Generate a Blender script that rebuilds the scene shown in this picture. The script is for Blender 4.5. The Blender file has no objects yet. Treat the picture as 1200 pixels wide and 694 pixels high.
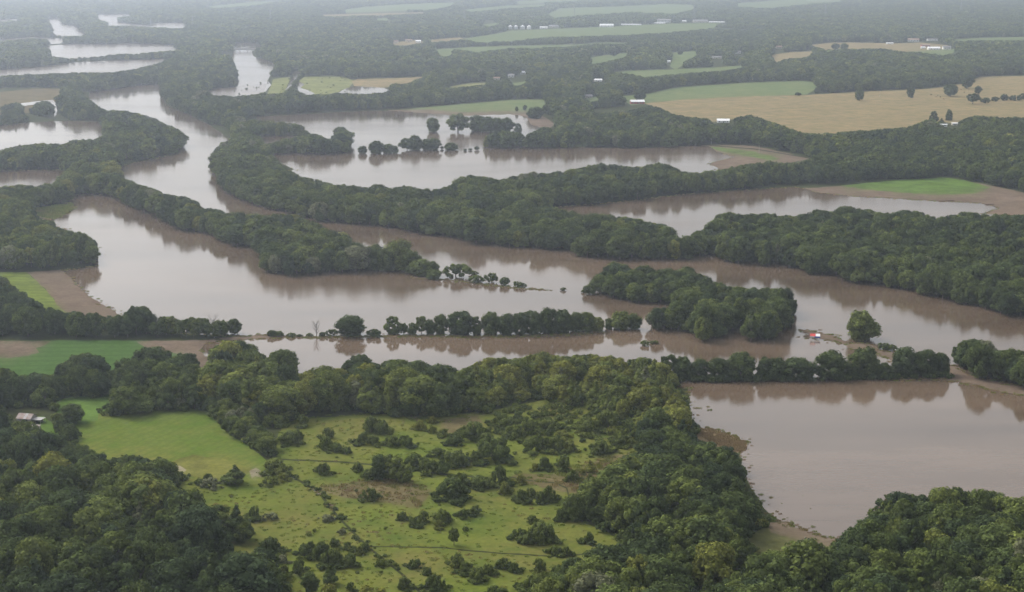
import bpy, bmesh, math, random
import numpy as np
from mathutils import Vector, Matrix, kdtree
from mathutils.geometry import delaunay_2d_cdt

SC = bpy.context.scene
COL = SC.collection
RND = random.Random(7)
NR = np.random.default_rng(7)

# ------------------------------------------------------------------ camera
FPX, CX, CY = 1900.0, 600.0, 347.0          # focal length and centre in photo pixels (1200 x 694)
CAM_H = 225.0                                # metres above the flood water
PITCH = math.atan((347.0 + 45.0) / FPX)
SP, CP = math.sin(PITCH), math.cos(PITCH)
cam_data = bpy.data.cameras.new('camera')
cam = bpy.data.objects.new('camera', cam_data)
COL.objects.link(cam)
cam.location = (0, 0, CAM_H)
cam.rotation_euler = (math.pi / 2 - PITCH, 0, 0)
cam_data.sensor_width = 36.0
cam_data.lens = 36.0 * FPX / 1200.0
cam_data.clip_start = 1.0
cam_data.clip_end = 120000.0
SC.camera = cam

# ------------------------------------------------------------------ light
SUN_EL, SUN_AZ = 42.0, -52.0                 # behind the cloud, ahead and to the left
world = bpy.data.worlds.new('World')
SC.world = world
world.use_nodes = True
wn = world.node_tree
for n in list(wn.nodes):
    wn.nodes.remove(n)
w_out = wn.nodes.new('ShaderNodeOutputWorld')
w_bg = wn.nodes.new('ShaderNodeBackground')
w_sky = wn.nodes.new('ShaderNodeTexSky')
w_sky.sky_type = 'NISHITA'
w_sky.sun_disc = False
w_sky.sun_elevation = math.radians(SUN_EL)
w_sky.sun_rotation = math.radians(SUN_AZ)
w_sky.altitude = 100.0
w_sky.air_density = 1.3
w_sky.dust_density = 5.0
w_sky.ozone_density = 1.0
w_hs = wn.nodes.new('ShaderNodeHueSaturation')
w_hs.inputs['Saturation'].default_value = 0.22     # overcast: the cloud takes the colour out of the sky
wn.links.new(w_sky.outputs[0], w_hs.inputs['Color'])
# overcast: the cloud deck is brighter overhead than near the horizon
w_tc = wn.nodes.new('ShaderNodeTexCoord')
w_sep = wn.nodes.new('ShaderNodeSeparateXYZ')
w_mr = wn.nodes.new('ShaderNodeMapRange')
w_mr.inputs['From Min'].default_value = 0.0
w_mr.inputs['From Max'].default_value = 1.0
w_mr.inputs['To Min'].default_value = 0.82
w_mr.inputs['To Max'].default_value = 1.45
w_mul = wn.nodes.new('ShaderNodeVectorMath')
w_mul.operation = 'SCALE'
wn.links.new(w_tc.outputs['Generated'], w_sep.inputs[0])
wn.links.new(w_sep.outputs['Z'], w_mr.inputs['Value'])
wn.links.new(w_hs.outputs[0], w_mul.inputs[0])
wn.links.new(w_mr.outputs[0], w_mul.inputs['Scale'])
wn.links.new(w_mul.outputs[0], w_bg.inputs['Color'])
w_bg.inputs['Strength'].default_value = 0.15
wn.links.new(w_bg.outputs[0], w_out.inputs['Surface'])

sun_data = bpy.data.lights.new('sun', 'SUN')
sun_data.energy = 1.3
sun_data.angle = math.radians(16)
sun_data.color = (1.0, 0.95, 0.88)
sun = bpy.data.objects.new('sun', sun_data)
COL.objects.link(sun)
az, el = math.radians(SUN_AZ), math.radians(SUN_EL)
sdir = Vector((math.sin(az) * math.cos(el), math.cos(az) * math.cos(el), math.sin(el)))
sun.rotation_euler = sdir.to_track_quat('Z', 'Y').to_euler()

SC.view_settings.view_transform = 'Standard'
SC.view_settings.look = 'None'
SC.view_settings.gamma = 1.0
SC.view_settings.use_curve_mapping = False
SC.view_settings.exposure = 0.48
cy = SC.cycles
cy.max_bounces = 6
cy.diffuse_bounces = 2
cy.glossy_bounces = 2
cy.transmission_bounces = 2
cy.volume_bounces = 1
cy.use_denoising = True
HAZE_DENSITY = 9.6e-5


# ------------------------------------------------------------------ photo pixel <-> ground
def P(x, y, z=0.0):
    u, v = (x - CX) / FPX, (CY - y) / FPX
    t = (CAM_H - z) / (SP - v * CP)
    return Vector((u * t, t * (CP + v * SP), z))


def depth(y):
    return CAM_H / (SP - (CY - y) / FPX * CP)


def PN(x, y, z=0.0):
    u, v = (np.asarray(x) - CX) / FPX, (CY - np.asarray(y)) / FPX
    t = (CAM_H - z) / (SP - v * CP)
    return np.stack([u * t, t * (CP + v * SP), np.zeros_like(t) + z], -1)


def ppm(y):
    return FPX / depth(y)


# ------------------------------------------------------------------ outlines, in photo pixels, projected to the ground below
# water: where the flood stands (woods may stand in it)
WATER = [
    ('river_water', [(188,98),(150,102),(105,107),(105,120),(120,135),(200,155),(216,165),(210,180),(170,188),(140,195),(130,205),
        (120,228),(85,228),(80,238),(88,243),(80,250),(50,258),(65,265),(100,278),(113,290),(110,312),(75,317),(95,340),(125,360),
        (150,374),(165,387),(290,395),(310,396),(262,400),(240,403),(235,410),(255,432),(300,450),(420,462),(600,457),(760,450),
        (806,456),(810,490),(818,501),(840,505),(862,512),(876,519),(874,527),(868,530),(870,550),(882,575),(898,598),(915,611),
        (935,619),(960,627),(980,632),(1020,642),(1100,652),(1200,645),(1500,620),(1700,500),(1700,320),(1500,300),(1200,294),
        (1150,296),(1000,288),(800,290),(650,290),(500,262),(400,242),(330,218),(290,190),(272,165),(245,146),(215,132),(196,124),(188,110)]),
    ('flooded_field_water', [(300,137),(350,134),(430,130),(462,130),(500,133),(540,136),(598,134),(617,137),(622,146),(640,152),
        (655,160),(655,172),(745,174),(800,171),(828,170),(840,178),(862,184),(845,188),(830,192),(842,197),(835,212),(700,225),(600,235),
        (500,235),(400,228),(370,214),(345,206),(333,201),(345,199),(320,187),(308,176),(304,160)]),
    ('flooded_field_water', [(560,247),(650,243),(700,239),(740,235),(800,228),(880,222),(935,219),(960,226),(1000,230),(1040,232),
        (1100,236),(1150,238),(1172,244),(1152,250),(1190,254),(1200,262),(1180,282),(1000,286),(850,286),(800,287),(650,286),(570,268)]),
    ('flooded_field_water', [(-400,152),(0,147),(30,144),(62,142),(80,142),(118,143),(122,152),(121,163),(110,170),(80,177),(0,187),(-400,196)]),
    ('flooded_field_water', [(-400,207),(0,200),(78,199),(76,212),(60,222),(30,227),(0,229),(-400,236)]),
    ('far_lake_water', [(-300,22),(0,23),(23,22),(23,25),(0,26),(-300,27)]),
    ('far_lake_water', [(55,22),(72,22),(75,29),(88,30),(97,38),(104,42),(90,43),(75,43),(62,41),(60,33)]),
    ('far_lake_water', [(-300,48),(0,46),(40,43),(55,44),(75,46),(72,51),(60,52),(55,47),(40,46),(0,49),(-300,52)]),
    ('far_lake_water', [(112,17),(150,17),(157,19),(140,21),(138,26),(150,28),(175,30),(180,27),(215,27),(220,31),(215,34),(175,33),(150,31),(125,31),(127,27),(115,24)]),
    ('far_lake_water', [(53,54),(80,52),(120,52),(150,51),(205,53),(211,57),(205,60),(180,62),(160,64),(140,64),(115,67),(100,68),(80,69),(60,67)]),
    ('far_lake_water', [(-300,88),(0,82),(30,80),(60,77),(90,73),(130,71),(170,70),(197,69),(190,74),(160,82),(130,86),(95,86),(40,88),(0,90),(-300,96)]),
    ('river_water', [(272,52),(285,50),(300,51),(308,55),(295,60),(297,66),(310,70),(322,75),(323,82),(318,86),(314,94),(318,100),(308,112),
        (280,115),(250,113),(240,108),(250,104),(274,102),(278,85),(270,72),(273,62)]),
    ('far_lake_water', [(240,108),(250,104),(274,102),(285,100),(313,98),(308,112),(280,115),(250,113.5)]),
    ('flooded_road_water', [(341,83),(354,83),(353,86),(349,90),(343,99),(337,110),(333,109),(339,97),(343,89)]),
    ('flooded_field_water', [(349,95),(357,99),(352,103),(364,107),(369,110),(360,112),(348,107),(346,101)]),
    ('pond_water', [(390,112),(405,104),(415,101),(450,103),(458,107),(456,113),(420,116),(395,113)]),
    ('flooded_field_water', [(10,125),(25,121),(42,119),(62,117),(66,122),(68,134),(62,138),(63,126),(45,122),(30,124),(20,127)]),
    ('puddle_water', [(368,572),(374,576),(377,580),(373,580),(369,577)]),
    ('puddle_water', [(386,589),(390,592),(391,595),(387,594)]),
]
# land that stands out of the flood, painted over the water
ISLAND = [
    ('levee_ground', 'mud', [(255,396),(310,392.6),(330,393.8),(365,394.6),(450,393.6),(505,393.3),(560,394.3),(600,394.3),(660,391.4),(700,388.9),(706,389.2),
        (700,390.3),(660,393),(600,395.6),(560,395.6),(505,394.6),(450,394.8),(365,395.9),(330,395.6),(310,397.2),(262,398.6)]),
    ('levee_ground', 'mud', [(485,324),(520,327),(560,331.9),(600,336.7),(622,338.5),(640,340),(622,339.3),(600,337.6),(560,332.9),(520,328.3),(485,326)]),
    ('levee_ground', 'mud', [(1040,443),(1080,441),(1108,440),(1111,429),(1122,428),(1128,436),(1150,444),(1200,453),(1500,500),(1500,512),(1200,464),(1160,457),(1125,448),(1105,446),(1080,445),(1042,446)]),
    ('sandbar_ground', 'mud', [(938,387),(946,386.5),(955,389),(975,393),(988,399),(995,403),(1012,402),(1025,405),(1032,411),(1045,412),(1051,420),
        (1049,426),(1042,421),(1030,416),(1015,413),(1002,410),(994,409),(991,404),(975,400),(968,398.5),(958,396.5),(947,396),(940,394),(948,392),(944,390)]),
    ('marsh_ground', 'reed', [(60,266),(50,258),(40,252),(36,246),(48,246),(62,243),(74,239),(84,238),(87,243),(80,249),(70,254),(60,257)]),
]
# open land, painted in this order
OPEN = [
    ('meadow', 'meadow', [(225,560),(265,566),(300,556),(318,535),(330,500),(345,492),(420,486),(560,484),(640,468),(700,480),(760,515),(760,530),(700,575),(655,600),
        (735,635),(700,660),(640,700),(620,900),(335,900),(340,690),(265,645),(258,610),(225,580),(205,568)]),
    ('meadow', 'brownmeadow', [(735,545),(745,530),(720,534),(690,543),(672,552),(640,556),(606,555),(596,560),(625,568),(650,575),(680,580),(700,570),(720,555)]),
    ('meadow', 'brownmeadow', [(520,492),(560,486),(565,495),(545,508),(530,510),(515,503)]),
    ('meadow', 'brownmeadow', [(370,572),(400,566),(440,563),(480,566),(505,575),(500,585),(490,597),(470,592),(440,588),(400,583)]),
    ('field', 'bright', [(80,503),(85,488),(115,484),(150,481),(200,479),(238,478),(253,491),(268,505),(290,521),(313,540),(304,556),(280,562),(265,565),(225,561),(205,554),(190,545),(150,545),(125,548),(105,540),(92,530),(82,510)]),
    ('field', 'brightdry', [(193,543),(225,533),(262,538),(298,550),(284,560),(250,563),(215,557)]),
    ('field', 'bare', [(201,545),(211,546),(219,551),(214,554),(206,551)]),
    ('field', 'bare', [(292,552),(300,548),(306,552),(303,556),(310,556),(306,560),(299,558),(295,561)]),
    ('field', 'green', [(66,470),(100,460),(140,462),(140,476),(115,486),(115,493),(85,500),(68,498)]),
    ('field', 'green', [(44,488),(52,488),(62,498),(70,515),(50,512)]),
    ('field', 'crop', [(-500,399),(0,399),(172,399),(195,404),(232,420),(250,445),(240,465),(0,465),(-500,470)]),
    ('mud_field', 'mud', [(-500,398),(-60,399),(30,399.5),(60,400),(52,405),(42,408),(46,413),(34,417),(10,419.5),(-60,420),(-500,422)]),
    ('mud_field', 'mud', [(160,400),(262,398),(242,403),(236,410),(252,436),(256,450),(238,452),(230,430),(226,418),(192,412),(170,407)]),
    ('field', 'yellow', [(-500,325),(0,319),(31,319),(42,328),(55,341),(70,360),(90,374),(60,374),(30,374),(0,374),(-500,380)]),
    ('mud_field', 'mud', [(31,319),(78,316),(95,338),(125,359),(152,375),(120,376),(90,374),(70,360),(55,341),(42,328)]),
    ('field', 'mudgreen', [(880,652),(872,630),(905,613),(916,611),(935,619),(960,626),(985,633),(975,645),(945,645),(930,655),(905,660)]),
    ('mud_field', 'mud', [(900,613),(916,611),(935,619),(960,626),(985,633),(978,641),(950,635),(925,630),(903,624)]),
    ('spit_ground', 'reed', [(790,500),(812,493),(818,501),(840,505),(862,512),(877,519),(874,528),(862,532),(830,520)]),
    ('mud_field', 'mud', [(930,222),(985,218),(1030,216),(1090,212),(1130,212),(1165,218),(1200,226),(1500,250),(1500,272),(1200,262),(1150,252),(1172,244),(1150,238),(1100,236),(1040,232),(1000,230),(960,226)]),
    ('field', 'green', [(985,217.5),(1050,211),(1104,208),(1130,211),(1162,220),(1140,227),(1100,228.5),(1060,226),(1010,222)]),
    ('mud_field', 'mud', [(815,172),(825,169.5),(882,171),(920,179),(948,186),(925,191),(880,200),(850,202),(832,196),(834,190),(862,184),(840,178)]),
    ('field', 'green', [(828,171.5),(880,177),(915,186),(905,188),(880,184),(845,177)]),
    ('field', 'greenfar', [(455,130),(520,124),(600,117),(637,117),(642,128),(622,137),(600,134.5),(540,136),(500,133.5)]),
    ('mud_field', 'mud', [(455,129),(500,128.5),(540,131.5),(600,130),(622,131),(640,138),(650,146),(640,153),(622,146),(617,137),(598,134),(540,136.5),(500,133.5),(455,131)]),
    ('field', 'greenfar', [(725,113),(760,110),(790,103),(830,100),(880,97),(940,95),(955,97),(958,103),(945,111),(900,112.5),(840,115),(790,118),(765,120),(740,124)]),
    ('field', 'tan', [(755,121),(800,117),(850,114),(900,112.5),(945,111.5),(1000,108),(1050,106),(1090,104),(1130,98),(1148,90),(1200,89),(1600,85),(1600,135),(1200,140),(1178,140),(1142,138),(1118,145),
        (1092,142),(1062,152),(1010,155),(962,160),(935,157),(902,145),(880,137),(835,143),(790,137)]),
    ('field', 'tan', [(948,53),(975,50),(1000,50),(1050,51),(1080,50),(1112,53),(1115,61),(1090,62),(1060,62),(1035,58),(1000,58),(965,59)]),
    ('field', 'tan', [(902,65),(925,61.5),(955,60),(948,68),(920,70),(908,75)]),
    ('field', 'greenfar', [(713,85),(740,83),(800,81),(840,79),(868,77),(872,80),(850,83.5),(800,87),(755,92),(740,88)]),
    ('field', 'greenfar', [(785,62),(815,60),(820,64),(805,72),(792,82),(785,78),(788,70)]),
    ('field', 'greenfar', [(600,36),(700,32),(780,28),(845,27),(835,33),(890,36),(830,38),(760,40),(735,42),(680,43),(680,48),(620,48),(560,50),(540,46),(580,40)]),
    ('field', 'greenfar', [(508,58),(560,55),(600,54),(640,53),(680,52),(700,50),(740,50),(735,54),(690,56),(640,56),(600,61),(560,65),(515,67)]),
    ('field', 'greenfar', [(402,12),(430,8),(480,5),(535,3),(530,8),(500,13),(490,12),(440,14),(405,15)]),
    ('mud_field', 'tan', [(375,17.5),(430,16),(470,15),(500,14.5),(497,16.5),(440,19),(380,20)]),
    ('field', 'greenfar', [(640,17),(655,10),(720,8),(780,5),(815,6),(815,12),(790,17),(740,15),(690,18),(650,22)]),
    ('field', 'greenfar', [(540,12),(590,7),(640,5),(640,8),(590,11),(552,15)]),
    ('field', 'greenfar', [(862,4),(905,1),(985,-2),(987,3),(940,6),(905,10),(862,9)]),
    ('field', 'greenfar', [(240,8),(300,2),(335,1.5),(300,7),(250,10.5)]),
    ('field', 'greenfar', [(439,22),(455,21),(458,25),(440,25.5)]),
    ('field', 'tan', [(458,50),(490,47),(500,50),(480,54),(460,54)]),
    ('field', 'tan', [(500,47),(540,44),(545,47),(505,50.5)]),
    ('field', 'greenfar', [(690,68),(715,64),(735,62),(738,66),(715,72),(694,77)]),
    ('field', 'greenfar', [(598,98),(618,95),(616,101),(600,104)]),
    ('field', 'greenfar', [(1060,61),(1120,57),(1119,63),(1105,66),(1085,63)]),
    ('field', 'greenfar', [(1116,46.5),(1150,44.5),(1200,43.5),(1300,43),(1300,45),(1200,47.5),(1150,48),(1118,49)]),
    ('field', 'greenfar', [(683,116),(700,113),(702,119),(690,123)]),
    ('field', 'greenfar', [(560,30),(580,27),(590,28),(575,32)]),
    ('field', 'greenfar', [(600,2),(700,-3),(780,-5),(780,-3),(690,1),(610,5)]),
    ('marsh_ground', 'marsh', [(357,90),(400,90),(416,95),(408,104),(392,112),(360,114),(345,107),(350,95)]),
    ('marsh_ground', 'marsh', [(320,93),(340,90),(336,105),(332,112),(312,112),(318,100)]),
    ('field', 'tan', [(412,95),(420,92.5),(470,91.5),(499,90),(482,98),(465,100),(450,103),(415,101)]),
    ('field', 'tangreen', [(523,102),(548,98),(572,97),(570,100),(548,104),(525,105)]),
    ('mud_field', 'brownmeadow', [(-400,112),(0,108),(40,104),(72,104),(68,116),(62,124),(40,132),(0,136),(-400,140)]),
    ('field', 'green', [(306,160),(340,160),(360,161),(352,165),(322,169),(308,171)]),
    ('clearing_ground', 'brownmeadow', [(1005,297),(1050,298),(1120,303),(1142,310),(1100,309),(1060,305),(1008,304)]),
]
# tracks and ditches: centre lines with a half width in pixels
TRACK = [
    ('track_path', 'track', 1.5, [(316,540),(330,549),(345,560),(362,570),(376,580),(388,595),(396,606),(412,622),(430,640),(450,656),(470,672),(492,694),(520,720)]),
    ('track_path', 'track', 1.1, [(330,538.5),(365,540),(400,541.5),(440,545),(490,552),(530,557),(575,560)]),
    ('track_path', 'track', 0.9, [(596,559),(620,563),(650,566),(664,572),(667,582)]),
    ('track_path', 'track', 0.9, [(432,640.5),(470,641),(500,641.5),(520,642),(545,645),(580,648),(615,650),(645,652),(680,650),(720,645)]),
    ('dirt_road', 'track', 0.7, [(825,169.5),(850,172),(882,174.5),(905,178),(952,186)]),
]
# woods: visible outline of the canopy; a tree grows where both its foot and its top fall inside
# name, height m, spacing factor, tint mean, tint spread, outline
WOODS = [
 ('farwood', 17, 1.0, .40, .30, [(-260,-14),(1460,-14),(1460,128),(1200,128),(1178,129),(1142,126),(1118,132),(1112,141),(1098,140),(1092,131),(1062,139),(1010,142),(962,147),(935,144),(902,132),(880,124),(835,131),
    (790,124),(765,120),(740,126),(690,130),(655,146),(650,140),(640,128),(637,118),(600,119),(560,122),(510,125),(460,128),(400,130),(350,133),(300,136),(284,142),(288,150),(300,160),(320,170),(318,178),(300,173),(280,168),
    (265,150),(246,146),(215,132),(196,124),(188,112),(190,99),(165,100),(140,104),(105,108),(70,104),(40,104),(0,104),(-260,108)]),
 ('midwood', 17, 1.0, .38, .30, [(565,174),(566,163),(577,157),(592,154),(606,156),(615,163),(624,158),(632,152),(641,150),(650,156),(655,150),(650,143),(668,136),(690,130),(700,135),(725,133),(745,130),(765,124),(790,124),(818,125),
    (835,131),(850,126),(868,123),(880,124),(892,130),(902,132),(915,138),(935,144),(962,147),(980,144),(1010,142),(1025,138),(1040,136),(1062,139),(1080,137),(1092,131),(1098,140),(1112,141),(1118,132),(1130,127),(1142,126),
    (1158,131),(1178,129),(1200,128),(1460,124),(1460,236),(1200,222),(1150,205),(1100,192),(1080,184),(1030,188),(965,192),(930,181),(880,171),(830,169),(800,172),(745,174),(700,173),(650,174)]),
 ('spitwood', 15, 1.0, .40, .3, [(280,148),(288,144),(300,142),(315,143),(340,145),(355,148),(359,158),(340,160),(310,160),(290,161),(280,156)]),
 ('spitwood', 16, 1.0, .36, .3, [(268,170),(300,172),(315,170),(330,165),(345,163),(360,157),(375,160),(385,165),(394,160),(397,150),(403,150),(406,158),(412,162),(413,175),(410,180),(380,181),(345,181),(318,181),(300,184)]),
 ('leftclump', 15, 1.0, .30, .2, [(0,128),(10,124),(22,122),(30,126),(31,138),(20,141),(0,142)]),
 ('leftclump', 15, 1.0, .30, .2, [(33,132),(42,123),(52,120),(61,121),(63,136),(60,141),(52,138),(36,137)]),
 ('leftclump', 10, 1.0, .40, .2, [(-60,146),(0,140),(4,139),(18,132),(26,133),(34,138),(36,144),(20,146),(10,147),(0,148),(-60,152)]),
 ('peninsula', 17, 1.0, .42, .3, [(68,125),(72,106),(80,102),(92,105),(100,116),(112,124),(125,131),(145,131),(165,135),(180,140),(195,147),(207,152),(216,160),(217,168),(212,176),(200,182),(180,186),(162,189),(145,193),(135,204),(145,211),
    (165,218),(185,225),(200,230),(220,233),(233,240),(235,247),(245,245),(256,246),(262,252),(275,250),(290,250),(310,255),(330,252),(345,253),(360,258),(378,265),(385,272),(400,274),(410,280),(420,291),(430,297),(436,302),
    (440,320),(420,319),(400,320),(370,322),(340,324),(310,322),(306,315),(310,300),(300,293),(280,288),(265,284),(250,276),(230,272),(205,270),(195,263),(185,258),(165,248),(145,240),(130,232),(120,228),(85,229),
    (80,222),(72,218),(78,199),(40,200),(0,201),(-260,206),(-260,188),(0,178),(25,172),(50,170),(75,172),(85,166),(112,166),(121,162),(121,150),(118,143),(95,141),(66,140)]),
 ('westwood', 16, 1.0, .48, .3, [(-260,236),(0,220),(20,219),(40,222),(60,217),(72,211),(82,215),(85,228),(78,240),(60,243),(45,245),(38,250),(40,256),(50,259),(62,262),(70,270),(78,272),(90,273),(105,278),(112,285),(114,295),(110,310),(90,314),(60,316),(30,318),(0,319),(-260,324)]),
 ('leveewood', 15, 0.95, .30, .25, [(-260,332),(0,327),(12,330),(15,340),(28,350),(45,358),(62,365),(68,371),(75,370),(95,369),(115,371),(135,373),(148,371),(153,361),(168,361),(174,371),(190,373),(200,371),(205,378),(215,376),(225,373),(240,373),(250,378),
    (265,375),(278,375),(285,382),(300,380),(308,386),(310,396),(280,397),(200,398),(100,399),(0,399),(-260,401)]),
 ('island', 16, .95, .36, .25, [(697,330),(703,322),(712,316),(722,308),(730,312),(738,318),(750,314),(758,312),(768,318),(780,316),(790,318),(805,314),(818,322),(835,330),(850,336),(870,338),(885,340),(900,338),(920,340),(933,346),(934,356),(930,370),(925,389),
    (905,391),(901,402),(879,402),(876,390),(850,392),(832,400),(817,402),(810,392),(795,389),(775,389),(757,389),(757,368),(775,362),(790,362),(793,357),(770,356),(740,354),(715,353),(698,349)]),
 ('centrebelt', 17, .95, .40, .25, [(247,187),(252,175),(262,168),(275,166),(290,168),(305,172),(315,180),(325,190),(335,200),(350,208),(370,212),(385,217),(400,219),(430,222),(445,219),(460,224),(475,220),(497,226),(510,223),(530,220),(540,210),(550,207),
    (565,208),(580,212),(598,211),(610,222),(640,243),(660,247),(680,253),(700,252),(720,255),(750,258),(760,263),(775,263),(785,270),(795,282),(798,292),(797,305),(780,306),(760,304),(740,305),(720,303),(690,303),(670,295),(640,292),(600,290),
    (570,288),(550,283),(520,277),(490,275),(470,268),(440,265),(415,262),(390,262),(365,258),(340,250),(310,245),(290,238),(270,228),(255,215),(250,200)]),
 ('upperbelt', 16, .95, .36, .25, [(592,214),(600,208),(612,205),(625,203),(640,205),(655,202),(668,200),(680,198),(700,193),(720,194),(740,197),(755,195),(772,192),(785,195),(795,202),(815,205),(830,203),(850,200),(870,196),(890,193),(905,192),(930,194),(955,188),
    (985,188),(1010,183),(1030,178),(1045,176),(1075,176),(1095,178),(1110,185),(1125,192),(1150,190),(1170,188),(1200,183),(1460,180),(1460,240),(1200,226),(1180,224),(1155,216),(1130,212),(1110,208),(1085,211),(1050,212),(1010,214),
    (990,216),(950,217),(900,219),(870,222),(850,224),(830,226),(800,227),(770,230),(740,235),(720,236),(690,240),(650,243),(620,242),(600,230)]),
 ('rightbelt', 17, .95, .36, .25, [(799,292),(805,280),(820,272),(835,265),(845,252),(855,250),(870,253),(890,252),(905,252),(925,255),(935,255),(945,250),(958,247),(975,250),(980,245),(995,243),(1010,246),(1025,250),(1045,252),(1060,248),(1080,250),(1095,258),
    (1105,256),(1125,250),(1145,250),(1165,254),(1200,252),(1460,248),(1460,405),(1200,373),(1170,368),(1145,362),(1120,358),(1095,348),(1080,346),(1070,341),(1030,336),(1000,333),(985,330),(975,322),(950,322),(930,318),(905,312),(880,312),(860,308),(845,305),(835,299),(820,301),(805,306),(797,306)]),
 ('rightwood', 17, .95, .28, .2, [(1118,447),(1120,425),(1118,412),(1125,402),(1138,399),(1150,400),(1160,406),(1163,415),(1172,412),(1185,411),(1200,413),(1460,410),(1460,500),(1200,458),(1165,450),(1130,446)]),
 ('barnwood', 15, .95, .34, .25, [(-260,428),(0,434),(12,436),(25,446),(38,440),(62,442),(75,426),(100,418),(120,421),(130,438),(145,430),(160,418),(168,412),(187,411),(196,424),(205,418),(215,412),(227,420),(233,430),(233,448),(222,452),(240,458),(240,485),
    (235,485),(200,486),(170,487),(140,491),(116,490),(115,482),(128,476),(138,470),(90,470),(68,472),(66,486),(50,482),(30,480),(0,486),(-260,490)]),
 ('fieldhedge', 8, .8, .42, .25, [(60,494),(68,488),(74,488),(80,496),(90,505),(94,520),(90,524),(80,518),(68,508)]),
 ('fieldhedge', 8, .7, .45, .25, [(240,480),(262,480),(280,490),(300,500),(318,512),(322,530),(318,540),(305,536),(290,526),(275,515),(262,506),(250,496)]),
 ('centrewood', 18, .95, .42, .36, [(240,460),(243,440),(243,430),(250,410),(265,402),(285,402),(297,412),(306,415),(316,420),(320,413),(330,411),(341,414),(345,425),(347,436),(352,440),(365,438),(378,434),(392,440),(400,432),(410,428),(413,417),(423,415),(433,420),
    (440,430),(445,431),(455,425),(468,421),(480,425),(490,423),(500,428),(515,430),(525,430),(533,436),(545,434),(552,428),(556,430),(556,478),(545,486),(520,492),(500,490),(470,493),(450,490),(430,487),(400,486),(380,488),(360,488),(345,497),(330,496),
    (315,500),(300,500),(280,490),(262,480),(242,480)]),
 ('youngwood', 13, .85, .74, .18, [(556,430),(560,424),(575,420),(590,420),(600,421),(620,418),(634,412),(640,416),(660,417),(690,415),(705,418),(720,418),(730,423),(745,420),(760,419),(768,423),(778,432),(790,440),(800,460),(808,478),(810,492),(822,503),
    (812,520),(790,523),(770,524),(755,530),(745,517),(720,502),(700,492),(690,482),(660,478),(640,472),(620,472),(600,478),(585,482),(570,490),(556,488)]),
 ('domewood', 17, .95, .32, .32, [(745,535),(755,523),(775,520),(800,518),(825,522),(850,525),(862,535),(872,550),(875,565),(868,575),(882,578),(890,590),(888,600),(902,605),(905,615),(895,622),(880,628),(878,640),(890,648),(870,660),(800,664),(740,652),(725,645),
    (730,632),(710,630),(690,620),(665,615),(655,602),(668,590),(680,575),(690,570),(705,560),(720,548)]),
 ('bottomleft', 17, .95, .27, .34, [(-260,478),(0,488),(20,490),(35,497),(47,508),(60,512),(85,520),(95,527),(105,533),(118,537),(130,545),(150,538),(165,541),(190,542),(205,553),(222,558),(222,565),(208,573),(212,580),(230,580),(237,590),(245,598),(258,610),(265,630),
    (268,640),(255,655),(268,652),(285,655),(300,647),(326,650),(337,690),(345,900),(-260,900)]),
 ('bottomright', 17, .95, .38, .36, [(620,694),(628,678),(645,675),(660,662),(690,652),(710,646),(730,643),(760,640),(790,650),(800,655),(830,645),(850,643),(870,648),(890,654),(905,650),(915,656),(930,652),(937,646),(945,638),(955,640),(968,645),(975,640),(985,632),
    (988,622),(1005,618),(1015,615),(1022,600),(1028,588),(1035,580),(1050,578),(1062,578),(1080,580),(1090,585),(1095,575),(1105,571),(1120,573),(1135,576),(1150,575),(1163,578),(1168,585),(1180,582),(1188,588),(1200,584),(1460,570),(1460,900),(600,900)]),
]
# what stands in view in front of or inside the far wood, cut out of the canopy
VISWATER = [w[1] for w in WATER if w[0] in ('far_lake_water', 'flooded_road_water')] + [
    [(272,52),(285,50),(300,51),(308,55),(295,60),(297,66),(310,70),(322,75),(323,82),(318,86),(319,100),(305,112),(280,112),(250,112),(240,108),(250,104),(277,102),(278,85),(274,76),(270,68),(273,62)],
    [(390,111),(405,104),(415,101),(450,103),(458,107),(455,111),(420,112),(395,111)],
    [(349,95),(357,99),(364,107),(369,110),(360,112),(348,107)],
    [(300,137),(350,134),(430,130),(500,128),(600,119),(640,118),(642,128),(650,146),(640,150),(300,142)],
]
OPENVIS = [o[2] for o in OPEN if o[1] not in ('mud', 'meadow', 'reed', 'mudgreen', 'crop', 'bright') and min(p[1] for p in o[2]) < 300]
# hedges and trees standing between the far fields, put back over them
FARHEDGE = [
 ('farwood', 12, 1.0, .36, .2, [(600,50),(640,48),(640,53),(600,54)]),
 ('farwood', 13, 1.0, .36, .2, [(615,46.5),(650,44),(735,43),(742,49),(700,50),(615,54)]),
 ('farwood', 14, 1.0, .34, .2, [(682,49),(700,43),(740,44),(760,41),(835,34),(895,37),(900,60),(740,58),(735,50)]),
 ('farwood', 12, 1.0, .36, .2, [(530,58),(560,62),(600,57),(640,58),(700,52),(740,52),(742,60),(600,64),(530,70)]),
]

# places a nearer tree must not cover (x0, y0, x1, y1 with the foot line at y1)
CLEAR = [(735,114,757,124),(836,137,859,145),(16,482,54,497),(1058,42,1082,51),(1080,44,1102,50),(1076,51,1118,60),(1100,145,1124,150),
         (596,27,624,36),(630,29,643,35),(640,27,657,33),(700,28,722,33),(726,26,782,31),(766,22,788,28),(797,23,808,28),(810,22,852,28),
         (566,21,578,26),(694,90,708,97),(594,85,604,92),(609,83,618,89),(832,65,848,71),(860,58,872,65),(908,53,918,58),(1038,48,1048,53),(474,44,496,51),(684,112,694,117),(780,70,786,75),(577,89,586,95),
         (260,55,300,64),(543,424,530,438),(886,160,893,176),(830,160,837,170),(1030,105,1032,116)]


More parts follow.
